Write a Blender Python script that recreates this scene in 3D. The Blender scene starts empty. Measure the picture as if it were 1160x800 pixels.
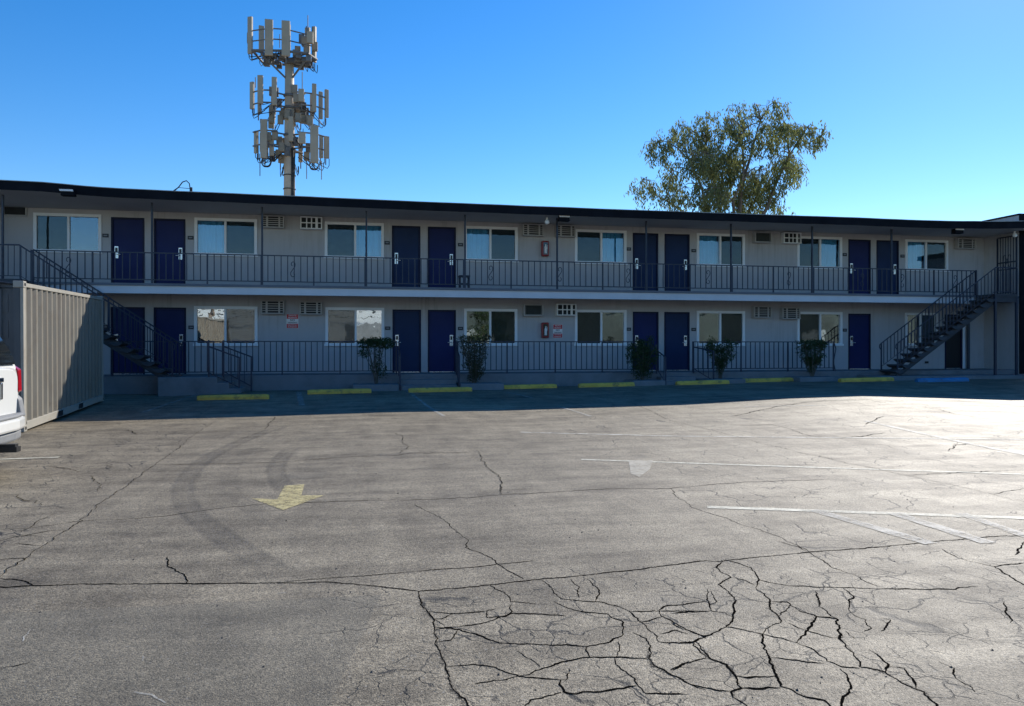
import bpy, bmesh, math, random
from mathutils import Vector, Matrix, Euler, noise as mnoise
random.seed(7)
R = math.radians
PI = math.pi
sc = bpy.context.scene
COL = sc.collection

# ------------------------------------------------------------------ site data in metres
CRACKS= [(1.6,[(-2.52,5.289),(-2.198,5.225),(-2.003,5.207),(-1.702,5.189),(-1.477,5.144),(-1.091,5.088),(-0.449,4.961),(-0.244,4.941),(-0.054,4.863),(0.187,4.734),(0.337,4.643),(0.555,4.661),(0.784,4.677),(1.049,4.726),(1.336,4.751),(1.82,4.819),(2.349,4.918),(2.412,4.885),(3.168,4.98),(3.545,4.987),(4.099,5.041),(4.824,5.101),(5.116,5.084),(5.655,5.121)]),(0.4,[(-0.6,4.991),(-0.056,5.026),(0.644,5.071),(1.187,5.148)]),(1.6,[(0.338,4.643),(0.339,4.479),(0.348,4.314),(0.381,4.165),(0.376,4.003),(0.372,3.841),(0.372,3.719),(0.375,3.575),(0.382,3.472),(0.382,3.329),(0.403,3.223),(0.424,3.137),(0.447,3.031),(0.449,2.888)]),(0.8,[(1.577,10.555),(1.552,9.846),(1.5,9.163),(1.551,8.704),(1.531,8.301),(1.395,7.777),(1.37,7.476)]),(0.8,[(0.489,7.182),(0.656,6.639),(0.71,6.404),(0.753,6.028),(0.79,5.776),(0.75,5.58),(0.822,5.444),(0.89,5.308),(0.909,5.162),(0.958,4.969),(1.015,4.753)]),(0.8,[(-2.707,6.835),(-2.358,7.051),(-2.023,7.046),(-1.654,7.136),(-1.506,7.27),(-1.209,7.395),(-0.953,7.467),(-0.675,7.493),(-0.083,7.458),(0.353,7.433),(0.787,7.408),(1.047,7.397),(1.37,7.476),(1.721,7.468),(2.466,7.586),(3.153,7.45),(3.612,7.563),(4.281,7.655),(5.139,7.649)]),(0.6,[(-2.53,10.164),(-1.611,10.043),(-0.907,10.067),(-0.115,10.339),(0.491,10.341),(0.658,10.471),(1.563,10.435)]),(0.7,[(-1.733,16.142),(-1.656,13.783)]),(0.8,[(-2.773,15.125),(-2.721,13.382),(-2.582,11.499),(-2.519,9.958),(-2.463,8.886),(-2.411,7.755),(-2.358,7.051),(-2.337,6.639),(-2.337,6.232),(-2.313,5.839),(-2.32,5.515),(-2.3,5.021)]),(0.7,[(6.302,17.001),(5.725,13.486),(5.866,11.888),(5.897,10.455),(5.982,9.398),(6.107,8.13),(6.126,7.535),(6.199,6.909),(6.187,6.504),(6.211,6.173),(6.21,5.847)]),(0.9,[(3.17,7.467),(3.025,6.904),(3.009,6.398),(3.093,6.096),(3.14,5.761),(3.2,5.443),(3.206,5.115),(3.154,4.881)]),(0.8,[(6.219,6.538),(6.456,6.634),(6.793,6.751)]),(0.8,[(6.44,12.692),(6.821,12.515),(7.237,12.514),(7.284,11.995),(7.059,11.265),(7.127,10.946),(7.422,10.745),(7.942,10.866),(8.459,11.11)]),(0.9,[(8.801,12.042),(9.224,12.448),(9.836,12.918)]),(0.6,[(11.656,13.72),(11.417,13.033),(11.422,12.36)]),(0.8,[(6.157,7.672),(6.659,7.695),(7.204,7.75),(7.768,7.72)]),(0.7,[(8.072,9.271),(8.644,9.749),(8.975,9.826)]),(0.7,[(7.178,13.892),(8.859,15.068),(10.22,15.696),(11.471,15.694),(11.315,14.664)]),(1,[(0.785,4.677),(0.799,4.592),(0.852,4.521),(0.864,4.437),(0.858,4.356),(0.923,4.323),(0.988,4.29)]),(1.2,[(1.125,4.711),(1.143,4.545),(1.137,4.444),(1.165,4.336),(1.247,4.3),(1.347,4.26),(1.414,4.185),(1.475,4.071)]),(1.2,[(1.311,4.695),(1.314,4.531),(1.264,4.337)]),(1.2,[(1.413,4.675),(1.41,4.553),(1.434,4.487),(1.392,4.373),(1.338,4.261)]),(1,[(1.102,4.308),(1.134,4.22),(1.208,4.104),(1.353,4.055),(1.35,3.994),(1.379,3.927),(1.327,3.754),(1.225,3.672),(1.102,3.635),(1.003,3.675),(0.764,3.723),(0.678,3.76),(0.6,3.857),(0.497,3.979),(0.383,4.042)]),(1.3,[(1.475,4.071),(1.643,4.038),(1.637,3.958),(1.67,3.788),(1.726,3.614)]),(1.4,[(1.475,4.071),(1.485,3.886),(1.489,3.722),(1.474,3.623)]),(1.9,[(1.388,3.762),(1.429,3.673),(1.407,3.575),(1.347,3.444),(1.338,3.344),(1.376,3.255),(1.415,3.145),(1.468,3.074)]),(1.8,[(1.648,3.589),(1.636,3.509),(1.628,3.409)]),(1,[(1.467,3.624),(1.564,3.585),(1.633,3.592),(1.735,3.632)]),(1,[(0.384,3.533),(0.52,3.526),(0.6,3.49),(0.658,3.417),(0.698,3.369),(0.755,3.337),(0.817,3.304),(0.877,3.292)]),(1.2,[(0.698,3.369),(0.786,3.412),(0.889,3.474),(1.061,3.501),(1.19,3.475),(1.29,3.455),(1.34,3.425)]),(1.1,[(0.748,3.644),(0.785,3.535),(0.816,3.447)]),(1.1,[(1.102,3.635),(1.081,3.578),(1.072,3.498)]),(1.2,[(1.19,3.475),(1.178,3.355),(1.212,3.247),(1.19,3.169),(1.194,3.087),(1.245,3.077),(1.373,3.052)]),(1.2,[(1.184,3.171),(1.066,3.153),(0.969,3.152),(0.873,3.15),(0.846,3.176),(0.873,3.293)]),(1,[(0.846,3.176),(0.779,3.149),(0.706,3.122),(0.652,3.052)]),(0.8,[(0.749,4.255),(0.692,4.226),(0.684,4.126),(0.778,4.127),(0.818,4.201),(0.85,4.317)]),(0.8,[(0.494,4.02),(0.663,4.048),(0.819,4.16),(0.952,4.134),(1.109,4.062)]),(0.8,[(0.355,4.293),(0.502,4.223),(0.692,4.226)]),(0.8,[(1.406,3.29),(1.494,3.354),(1.619,3.39)]),(0.7,[(0.49,3.328),(0.59,3.349),(0.698,3.369)]),(1,[(1.643,4.038),(1.769,4.013),(1.904,3.986)]),(0.8,[(1.643,4.038),(1.7,4.108),(1.836,4.122),(1.975,4.135)]),(0.7,[(1.19,3.475),(1.245,3.546),(1.27,3.663)]),(0.7,[(1.469,3.889),(1.565,3.911),(1.637,3.958)]),(0.7,[(1.513,3.717),(1.614,3.738),(1.66,3.688)]),(0.7,[(0.943,3.402),(0.93,3.343),(0.897,3.288),(0.877,3.292)]),(0.6,[(0.376,4.003),(0.447,4.03),(0.494,4.02)]),(0.6,[(0.381,4.165),(0.425,4.136),(0.502,4.223)]),(0.6,[(0.381,4.165),(0.433,4.053)]),(0.6,[(0.372,3.841),(0.442,3.847),(0.497,3.979)]),(1.3,[(2.491,4.91),(2.336,4.757),(2.33,4.657),(2.342,4.532),(2.191,4.419),(2.181,4.278),(2.153,4.141),(2.009,3.864),(1.907,3.741),(1.975,3.687),(2.03,3.615),(1.945,3.448),(1.929,3.349),(1.862,3.179),(1.813,3.046),(1.854,2.936),(1.907,2.885),(1.908,2.844),(1.92,2.74)]),(1.2,[(2.491,4.91),(2.556,4.816),(2.568,4.691),(2.485,4.463),(2.385,4.32),(2.36,4.08),(2.269,3.955),(2.253,3.816),(2.218,3.741),(2.121,3.699),(2.038,3.613)]),(1.1,[(2.485,4.463),(2.548,4.369),(2.582,4.321),(2.801,4.237),(3.139,4.15),(3.327,4.093),(3.556,4.047),(3.624,4.075),(3.76,4.068)]),(0.8,[(2.342,4.532),(2.389,4.461),(2.405,4.356)]),(1,[(2.349,4.062),(2.445,4.043),(2.421,3.986),(2.349,3.899),(2.255,3.835)]),(1.2,[(2.421,3.986),(2.416,3.885),(2.453,3.796),(2.367,3.691),(2.255,3.57),(2.149,3.469),(2.038,3.613)]),(1.5,[(2.453,3.796),(2.524,3.762),(2.553,3.736),(2.478,3.588),(2.387,3.443),(2.35,3.307),(2.277,3.158),(2.348,3.083),(2.359,2.959),(2.38,2.873),(2.358,2.775),(2.305,2.664)]),(1.6,[(2.708,4.174),(2.581,3.934),(2.572,3.834),(2.553,3.736)]),(1,[(2.289,3.625),(2.336,3.534),(2.396,3.481)]),(1,[(2.149,3.469),(2.173,3.362),(2.159,3.243),(2.193,3.175),(2.264,3.141)]),(0.7,[(1.926,3.33),(2.043,3.286),(2.14,3.226)]),(1.1,[(2.174,3.158),(2.159,3.059),(2.115,2.987),(2.014,2.884),(1.968,2.832),(1.896,2.744)]),(1.2,[(2.08,4.339),(2.0,4.131),(1.936,3.98),(2.002,3.947),(2.009,3.864)]),(1,[(1.907,3.741),(1.781,3.644),(1.718,3.636),(1.676,3.746),(1.637,3.856)]),(1.7,[(1.548,3.588),(1.654,3.587),(1.632,3.388),(1.68,3.297),(1.655,3.159),(1.626,3.063),(1.568,3.034),(1.558,2.974),(1.566,2.912),(1.547,2.813)]),(1,[(1.626,3.063),(1.694,3.029),(1.796,3.029)]),(0.9,[(1.664,3.178),(1.752,3.16),(1.847,3.141)]),(0.8,[(1.381,3.254),(1.421,3.144),(1.512,3.065),(1.574,3.032)]),(0.9,[(3.169,4.98),(3.161,4.818),(3.112,4.604),(3.151,4.433),(3.138,4.293),(3.152,4.168)]),(0.8,[(2.909,4.196),(2.862,4.042),(2.798,3.993),(2.689,3.811)]),(1,[(4.181,4.861),(4.116,4.67),(4.133,4.524),(4.195,4.41),(4.126,4.24),(4.072,4.047),(4.027,3.852)]),(1,[(2.449,3.328),(2.441,3.228),(2.423,3.15),(2.354,3.082)]),(1,[(2.409,3.132),(2.465,3.101),(2.427,2.986),(2.377,2.914)]),(1,[(2.623,2.968),(2.608,2.889),(2.6,2.83)]),(0.7,[(2.689,3.811),(2.695,3.687),(2.633,3.577),(2.583,3.546)]),(0.6,[(2.489,3.565),(2.472,3.466)]),(1,[(1.693,3.987),(1.81,4.005),(1.928,3.982)]),(0.8,[(2.258,3.733),(2.269,3.649),(2.289,3.625)]),(0.6,[(1.302,3.066),(1.366,3.053)]),(0.7,[(1.397,3.292),(1.463,3.34),(1.522,3.369)]),(0.6,[(3.685,3.797),(3.527,3.625),(3.435,3.5)]),(0.7,[(4.195,4.41),(4.367,4.437),(4.466,4.438)]),(0.8,[(4.962,4.931),(4.707,4.717),(4.573,4.621)]),(0.6,[(3.114,5.297),(3.172,5.102),(3.169,4.98)]),(0.5,[(2.044,4.305),(2.081,4.298),(2.035,4.124),(1.973,4.075)]),(0.5,[(2.803,3.707),(2.825,3.662),(2.706,3.542),(2.669,3.529)]),(0.6,[(2.683,3.139),(2.693,3.056),(2.623,2.968)]),(0.8,[(-1.352,5.751),(-1.277,5.471),(-1.139,5.281),(-1.078,5.065)]),(0.7,[(-2.282,5.426),(-2.158,5.381),(-2.066,5.301),(-2.0,5.207)]),(0.6,[(-2.479,5.893),(-2.34,5.906),(-2.303,5.837)]),(0.6,[(-1.646,3.914),(-1.581,3.941),(-1.528,3.972)]),(0.6,[(-2.731,6.493),(-2.591,6.567),(-2.509,6.694),(-2.356,6.765)]),(0.6,[(-2.647,6.293),(-2.54,6.333),(-2.335,6.231)]),(0.6,[(-3.545,8.427),(-3.366,8.392),(-3.204,8.054),(-3.061,8.026),(-2.921,7.794)]),(0.6,[(-2.722,6.471),(-2.647,6.599),(-2.459,6.561)]),(0.6,[(-2.691,6.709),(-2.683,7.421)]),(0.6,[(-3.052,9.92),(-2.983,10.029),(-3.115,10.239)]),(0.6,[(-3.834,10.319),(-3.448,9.998),(-3.26,9.737)]),(0.5,[(-3.221,9.525),(-3.014,9.383),(-2.723,8.754),(-2.646,8.413)]),(0.6,[(-4.035,14.396),(-3.674,13.611),(-3.586,13.818)]),(0.6,[(0.501,12.745),(0.63,12.332),(0.608,11.46),(0.677,11.12),(0.492,10.443)]),(0.5,[(0.664,10.552),(1.165,10.514)])]
LINES= [((3.131,6.537),(6.006,5.439)),((2.807,9.537),(7.858,7.335)),((2.614,12.49),(4.879,11.492)),((4.879,11.492),(10.58,9.876)),((9.103,12.471),(8.813,8.227)),((4.018,6.219),(4.209,4.999)),((4.642,5.973),(4.649,4.932)),((5.221,5.859),(5.072,4.808)),((8.229,15.356),(9.864,14.808)),((1.22,22.959),(1.621,15.255)),((3.784,22.575),(4.346,19.263)),((4.452,17.122),(4.485,14.587)),((-5.243,11.006),(-3.952,11.077)),((-1.767,22.286),(-1.379,18.397)),((-4.723,17.814),(-4.374,22.577))]
ARROW= [(-0.607,8.438),(-0.592,7.823),(-0.371,7.78),(-0.701,7.152),(-1.062,7.774),(-0.806,7.662),(-0.807,8.396)]
PATCH= [(3.384,9.341),(3.693,9.28),(3.401,8.645),(3.089,8.176),(3.063,8.385)]
SCUFFS= [[(-0.966,3.534),(-0.878,3.476),(-0.806,3.401)],[(-1.035,3.935),(-1.021,3.871)],[(-1.683,4.247),(-1.702,4.332),(-1.713,4.416)],[(-0.503,4.768),(-0.451,4.778)],[(-2.214,6.391),(-2.177,6.363)]]
TYRES= [[(-1.021,14.921),(-1.519,13.878),(-1.807,12.406),(-1.994,10.873),(-2.0,9.834),(-1.899,8.775),(-1.69,7.775),(-1.432,7.051),(-0.969,6.043),(-0.579,5.293),(-0.197,4.443)],[(-0.818,11.945),(-0.997,11.328),(-1.041,10.624),(-1.047,9.85),(-0.995,9.269),(-0.839,8.402),(-0.521,7.259)],[(-0.101,9.031),(0.067,8.59),(0.607,9.075),(1.454,9.865),(2.332,10.507)],[(2.396,7.579),(2.351,6.956),(2.316,6.433),(2.402,6.07)],[(-0.074,10.147),(-0.051,9.429),(0.037,8.779),(0.135,8.475)],[(0.245,6.231),(0.473,6.328),(0.682,6.634)],[(3.481,8.201),(3.95,8.006),(4.642,8.093),(6.026,8.982)]]
STOPS= [((-4.057,20.292),(-2.316,20.172)),((-1.453,21.225),(0.241,21.501)),((1.282,21.357),(3.087,21.816)),((4.123,22.956),(5.792,22.382)),((6.461,22.29),(8.214,22.209)),((9.576,22.347),(11.336,22.346)),((12.098,22.868),(13.999,22.92)),((14.947,21.734),(16.946,21.889)),((17.322,21.224),(19.172,21.184))]
CLUMPS= [(18.61,14.24,0.81,1.02),(19.83,14.68,0.68,0.64),(20.92,16.02,0.69,0.77),(20.92,15.0,0.62,0.77),(22.16,16.09,0.84,0.78),(22.3,14.94,1.11,1.29),(23.13,15.5,0.56,0.78),(24.26,17.12,0.63,0.46),(24.4,16.09,0.77,0.91),(26.53,17.65,0.71,0.46),(26.24,16.72,0.72,0.79),(25.53,15.5,0.64,0.66),(26.81,15.18,0.72,1.05),(27.68,15.88,0.87,0.79),(28.69,16.2,0.8,0.66),(28.4,15.13,1.31,0.93),(29.57,14.26,0.88,0.67),(30.3,13.77,0.45,0.66),(28.84,13.96,0.73,0.67),(17.81,12.05,0.8,0.63),(17.41,11.14,0.47,0.38),(18.48,10.55,0.54,0.51),(19.7,12.51,0.81,1.02),(20.51,13.06,1.1,0.89),(19.97,11.24,1.09,0.77),(21.61,13.36,0.97,1.03),(21.33,11.04,1.25,1.03),(23.0,13.17,1.26,1.29),(22.86,11.1,1.11,0.9),(24.11,12.7,0.99,1.17),(24.11,14.0,0.71,0.91),(25.24,11.32,1.0,0.91),(26.1,12.92,1.0,0.78),(26.38,11.75,1.3,1.31),(27.39,12.32,0.72,0.79),(28.11,12.61,0.36,0.66),(28.84,11.06,0.73,0.46),(27.24,10.74,0.58,0.52),(24.96,13.78,0.57,0.78),(25.39,13.41,0.64,0.78),(25.81,14.47,0.57,0.72),(24.89,12.21,0.85,0.79),(26.96,13.61,0.72,0.79),(23.55,14.62,0.85,0.78),(25.53,16.42,0.5,0.65),(22.02,9.78,3.51,0.64),(25.53,9.63,3.6,0.65)]


# ------------------------------------------------------------------ helpers
class MB:
    """collects simple shapes and links them as ONE mesh object"""
    def __init__(self): self.v = []; self.f = []; self.mi = []; self.cur = 0
    def add(self, vs, fs):
        o = len(self.v); self.v += [tuple(p) for p in vs]
        for f in fs: self.f.append([i + o for i in f]); self.mi.append(self.cur)
    def quad(self, a, b, c, d): self.add([a, b, c, d], [(0, 1, 2, 3)])
    def box(self, x0, x1, y0, y1, z0, z1):
        self.add([(x0,y0,z0),(x1,y0,z0),(x1,y1,z0),(x0,y1,z0),(x0,y0,z1),(x1,y0,z1),(x1,y1,z1),(x0,y1,z1)],
                 [(3,2,1,0),(4,5,6,7),(0,1,5,4),(1,2,6,5),(2,3,7,6),(3,0,4,7)])
    def obox(self, c, ax, half):
        c = Vector(c); ax = [Vector(a).normalized() for a in ax]
        vs = []
        for k in (-1, 1):
            for (i, j) in ((-1,-1),(1,-1),(1,1),(-1,1)):
                vs.append(c + ax[0]*half[0]*i + ax[1]*half[1]*j + ax[2]*half[2]*k)
        self.add(vs, [(3,2,1,0),(4,5,6,7),(0,1,5,4),(1,2,6,5),(2,3,7,6),(3,0,4,7)])
    def tube(self, pts, r, n=8, cap=True):
        pts = [Vector(p) for p in pts]; rs = r if isinstance(r, (list, tuple)) else [r]*len(pts)
        o = len(self.v); up = None
        for i, p in enumerate(pts):
            if i == 0: t = pts[1]-p
            elif i == len(pts)-1: t = p-pts[i-1]
            else: t = (pts[i+1]-p).normalized()+(p-pts[i-1]).normalized()
            if t.length < 1e-9: t = Vector((0,0,1))
            t.normalize()
            if up is None:
                up = Vector((0,0,1)) if abs(t.z) < .9 else Vector((0,1,0))
            a = t.cross(up)
            if a.length < 1e-6: a = t.cross(Vector((1,0,0)))
            a.normalize(); b = a.cross(t).normalized(); up = b
            for k in range(n):
                th = 2*PI*k/n + PI/n
                self.v.append(tuple(p + a*math.cos(th)*rs[i] + b*math.sin(th)*rs[i]))
        for i in range(len(pts)-1):
            for k in range(n):
                k2 = (k+1) % n
                self.f.append([o+i*n+k, o+i*n+k2, o+(i+1)*n+k2, o+(i+1)*n+k]); self.mi.append(self.cur)
        if cap:
            self.f.append([o+k for k in range(n)][::-1]); self.mi.append(self.cur)
            self.f.append([o+(len(pts)-1)*n+k for k in range(n)]); self.mi.append(self.cur)
    def prism(self, poly, axis, a, b):
        """poly: 2-D outline, extruded along axis from a to b. axis y: poly=(x,z); axis x: (y,z); axis z: (x,y)"""
        def P(p, t):
            return (p[0], t, p[1]) if axis == 'y' else (t, p[0], p[1]) if axis == 'x' else (p[0], p[1], t)
        n = len(poly)
        self.add([P(p, a) for p in poly] + [P(p, b) for p in poly],
                 [tuple(range(n))[::-1], tuple(range(n, 2*n))] + [(i, (i+1) % n, n+(i+1) % n, n+i) for i in range(n)])
    def build(self, name, mats, parent=None, smooth=False, bevel=0, recalc=True, loc=None):
        me = bpy.data.meshes.new(name)
        me.from_pydata(self.v, [], self.f)
        if not isinstance(mats, (list, tuple)): mats = [mats]
        for m in mats: me.materials.append(m)
        for p, i in zip(me.polygons, self.mi): p.material_index = i; p.use_smooth = smooth
        if recalc:
            bm = bmesh.new(); bm.from_mesh(me); bmesh.ops.recalc_face_normals(bm, faces=bm.faces); bm.to_mesh(me); bm.free()
        me.update()
        o = bpy.data.objects.new(name, me); COL.objects.link(o)
        if parent: o.parent = parent
        if loc: o.location = loc
        if bevel:
            md = o.modifiers.new('bevel', 'BEVEL'); md.width = bevel; md.segments = 2; md.limit_method = 'ANGLE'
            for p in me.polygons: p.use_smooth = False
        return o

def tag(o, label=None, cat=None, group=None, kind=None):
    if label: o['label'] = label
    if cat: o['category'] = cat
    if group: o['group'] = group
    if kind: o['kind'] = kind
    return o
def empty(name, loc=(0,0,0), rz=0, label=None, cat=None, group=None):
    o = bpy.data.objects.new(name, None); COL.objects.link(o)
    o.location = loc; o.rotation_euler.z = rz
    return tag(o, label, cat, group)
def copy_tree(o, parent=None):
    c = o.copy(); COL.objects.link(c)
    if parent: c.parent = parent
    for ch in list(o.children): copy_tree(ch, c)
    return c
def text_mesh(name, body, size, mat, parent, loc, depth=.002, bold=0):
    cu = bpy.data.curves.new('lettering', 'FONT'); cu.body = body; cu.size = size; cu.extrude = depth
    cu.align_x = 'CENTER'; cu.align_y = 'CENTER'; cu.offset = bold
    t = bpy.data.objects.new('tmp', cu); COL.objects.link(t)
    dg = bpy.context.evaluated_depsgraph_get(); dg.update()
    me = bpy.data.meshes.new_from_object(t.evaluated_get(dg)); bpy.data.objects.remove(t)
    me.materials.clear(); me.materials.append(mat)
    o = bpy.data.objects.new(name, me); COL.objects.link(o); o.parent = parent
    o.location = loc; o.rotation_euler = (PI/2, 0, 0)
    return o

# ------------------------------------------------------------------ materials
def newmat(name):
    m = bpy.data.materials.new(name); m.use_nodes = True
    nt = m.node_tree; nt.nodes.clear()
    return m, nt, nt.nodes, nt.links
def N(nt, t, **kw):
    n = nt.nodes.new(t)
    for k, v in kw.items():
        if k in n.inputs: n.inputs[k].default_value = v
        else: setattr(n, k, v)
    return n
def noise(nt, vec, scale, detail=4, rough=.55, w=None):
    n = N(nt, 'ShaderNodeTexNoise'); n.inputs['Scale'].default_value = scale
    n.inputs['Detail'].default_value = detail; n.inputs['Roughness'].default_value = rough
    if vec is not None: nt.links.new(vec, n.inputs['Vector'])
    return n.outputs['Fac']
def maprange(nt, v, a, b, c, d):
    n = N(nt, 'ShaderNodeMapRange'); nt.links.new(v, n.inputs[0])
    for i, x in zip((1,2,3,4), (a,b,c,d)): n.inputs[i].default_value = x
    return n.outputs[0]
def math_(nt, op, a, b=None):
    n = N(nt, 'ShaderNodeMath'); n.operation = op
    for i, x in enumerate((a, b)):
        if x is None: continue
        if isinstance(x, (int, float)): n.inputs[i].default_value = x
        else: nt.links.new(x, n.inputs[i])
    return n.outputs[0]
def mixcol(nt, f, a, b, blend='MIX'):
    n = N(nt, 'ShaderNodeMix'); n.data_type = 'RGBA'; n.blend_type = blend
    ins = [n.inputs[0], n.inputs[6], n.inputs[7]]
    for s, x in zip(ins, (f, a, b)):
        if isinstance(x, (int, float)): s.default_value = x
        elif isinstance(x, tuple): s.default_value = (*x[:3], 1)
        else: nt.links.new(x, s)
    return n.outputs[2]
def mat(name, col, rough=.6, var=.15, scale=1.5, bump=0., bscale=60, metal=0., spec=.5, dirt=None, dscale=.8, damt=.5, local=False, coat=0, streak=None):
    m, nt, nd, lk = newmat(name)
    if local: P = N(nt, 'ShaderNodeTexCoord').outputs['Object']
    else: P = N(nt, 'ShaderNodeNewGeometry').outputs['Position']
    b = N(nt, 'ShaderNodeBsdfPrincipled'); out = N(nt, 'ShaderNodeOutputMaterial')
    lk.new(b.outputs[0], out.inputs[0])
    c = mixcol(nt, maprange(nt, noise(nt, P, scale, 5, .6), .3, .7, 0, 1), tuple(x*(1-var) for x in col), tuple(min(1, x*(1+var)) for x in col))
    if dirt:
        d = maprange(nt, noise(nt, P, dscale, 8, .7), .5, .72, 0, damt)
        c = mixcol(nt, d, c, dirt)
    if streak:      # rain streaks and scuffs running down the paint
        mp = N(nt, 'ShaderNodeMapping'); lk.new(P, mp.inputs[0]); mp.inputs['Scale'].default_value = (5, 5, .28)
        sk = math_(nt, 'MULTIPLY', maprange(nt, noise(nt, mp.outputs[0], 1.6, 5, .6), .50, .70, 0, .75), maprange(nt, noise(nt, P, .6, 3), .4, .65, 0, 1))
        c = mixcol(nt, sk, c, streak)
    lk.new(c, b.inputs['Base Color'])
    r = maprange(nt, noise(nt, P, scale*2.3, 4), .3, .7, max(0.02, rough*.85), min(1, rough*1.15)); lk.new(r, b.inputs['Roughness'])
    b.inputs['Metallic'].default_value = metal; b.inputs['Specular IOR Level'].default_value = spec
    if coat: b.inputs['Coat Weight'].default_value = coat; b.inputs['Coat Roughness'].default_value = .08
    if bump:
        bp = N(nt, 'ShaderNodeBump'); bp.inputs['Strength'].default_value = bump; bp.inputs['Distance'].default_value = .01
        lk.new(noise(nt, P, bscale, 3, .6), bp.inputs['Height']); lk.new(bp.outputs[0], b.inputs['Normal'])
    return m

def glass_mat(name, refl, tint, rough=0.0):
    m, nt, nd, lk = newmat(name)
    g = N(nt, 'ShaderNodeBsdfGlossy'); g.inputs['Roughness'].default_value = rough; g.inputs['Color'].default_value = (.95,.97,1,1)
    t = N(nt, 'ShaderNodeBsdfTransparent'); t.inputs['Color'].default_value = (*tint, 1)
    mx = N(nt, 'ShaderNodeMixShader'); out = N(nt, 'ShaderNodeOutputMaterial')
    P = N(nt, 'ShaderNodeNewGeometry').outputs['Position']
    bp = N(nt, 'ShaderNodeBump'); bp.inputs['Strength'].default_value = .04; bp.inputs['Distance'].default_value = .05
    lk.new(noise(nt, P, 2.2, 2), bp.inputs['Height']); lk.new(bp.outputs[0], g.inputs['Normal'])
    lw = N(nt, 'ShaderNodeLayerWeight'); lw.inputs['Blend'].default_value = .2
    f = maprange(nt, lw.outputs['Fresnel'], 0, 1, refl, 1)
    lk.new(f, mx.inputs[0]); lk.new(t.outputs[0], mx.inputs[1]); lk.new(g.outputs[0], mx.inputs[2]); lk.new(mx.outputs[0], out.inputs[0])
    return m
def worn_mat(name, col, cover, scale, rough=.7, edge=.12, stretch=None, maxa=1.0):
    """paint or rubber on asphalt: worn through by a noise so that the asphalt shows"""
    m, nt, nd, lk = newmat(name)
    P = N(nt, 'ShaderNodeNewGeometry').outputs['Position']
    d = N(nt, 'ShaderNodeBsdfPrincipled'); d.inputs['Roughness'].default_value = rough
    c = mixcol(nt, maprange(nt, noise(nt, P, 5, 6, .7), .3, .7, 0, 1), tuple(x*.75 for x in col), col)
    lk.new(c, d.inputs['Base Color'])
    t = N(nt, 'ShaderNodeBsdfTransparent'); mx = N(nt, 'ShaderNodeMixShader'); out = N(nt, 'ShaderNodeOutputMaterial')
    n1 = noise(nt, P, scale, 8, .75); n2 = noise(nt, P, scale*7, 4, .7)
    s = math_(nt, 'ADD', math_(nt, 'MULTIPLY', n1, .6), math_(nt, 'MULTIPLY', n2, .4))
    a = maprange(nt, s, 1-cover-edge, 1-cover+edge, 0, maxa)
    lk.new(a, mx.inputs[0]); lk.new(t.outputs[0], mx.inputs[1]); lk.new(d.outputs[0], mx.inputs[2]); lk.new(mx.outputs[0], out.inputs[0])
    return m

M = {}
M['stucco'] = mat('stucco', (.50,.48,.475), .85, .05, .9, .5, 140, spec=.3, dirt=(.37,.355,.34), dscale=.9, damt=.5, streak=(.33,.31,.29))
M['soffit'] = mat('soffit_paint', (.50,.485,.475), .8, .08, .7, .2, 80, spec=.3)
M['fascia'] = mat('dark_fascia', (.010,.011,.015), .85, .25, 1.2, .15, 40, spec=.12)
M['roofing'] = mat('roofing', (.12,.12,.12), .9, .2, 2, .4, 90)
M['drip'] = mat('drip_edge', (.35,.35,.35), .5, .3, 2)
M['slab_band'] = mat('slab_band', (.62,.63,.65), .6, .07, 1, .1, 60, dirt=(.4,.4,.4), damt=.3)
M['slab_edge'] = mat('slab_edge', (.14,.15,.17), .7, .12, 1.4, .2, 60)
M['concrete'] = mat('concrete', (.20,.205,.21), .85, .15, 1.3, .4, 90, spec=.3, dirt=(.1,.1,.1), dscale=1.4)
M['rail'] = mat('rail_paint', (.020,.029,.052), .45, .2, 4)
M['white_trim'] = mat('white_trim', (.84,.84,.84), .5, .04, 2)
M['door'] = mat('navy_door', (.013,.021,.098), .5, .12, 1.2, .05, 30, spec=.18)
M['door_dim'] = mat('slate_blue_door', (.014,.031,.088), .5, .12, 1.2, .05, 30, spec=.18)
M['door_frame'] = mat('navy_frame', (.012,.015,.045), .5, .15, 2, spec=.2)
M['lock'] = mat('satin_nickel', (.72,.72,.72), .28, .05, 8, metal=.85)
M['black'] = mat('black_plastic', (.012,.012,.014), .4, .2, 5)
M['plate_grey'] = mat('plate_lettering', (.25,.25,.27), .5)
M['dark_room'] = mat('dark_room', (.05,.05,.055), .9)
M['curtain'] = mat('pale_curtain', (.13,.43,.55), .9, .05, 3)
M['blind'] = mat('pale_blind', (.32,.36,.34), .8, .06, 3)
M['screen'] = mat('screen_mesh', (.025,.036,.045), .75, .1, 4)
M['screen_low'] = mat('screen_mesh_lower', (.028,.036,.036), .7, .1, 4)
M['glass_up'] = glass_mat('upper_glass', .10, (.75,.88,.95))
M['glass_low'] = glass_mat('lower_glass', .34, (.7,.78,.78))
M['glass_scr'] = glass_mat('screened_glass', .028, (.8,.85,.85), .02)
M['ac_paint'] = mat('air_conditioner_paint', (.46,.445,.43), .6, .08, 3, .1, 60)
M['ac_white'] = mat('white_grille', (.82,.82,.80), .5, .05, 3)
M['ac_dark'] = mat('air_conditioner_inside', (.018,.02,.022), .7)
M['red'] = mat('red_paint', (.30,.018,.018), .4, .1, 4)
M['signred'] = mat('sign_red', (.60,.03,.035), .45, .08, 8)
M['signwhite'] = mat('sign_white', (.80,.78,.76), .5, .04, 8)
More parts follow.
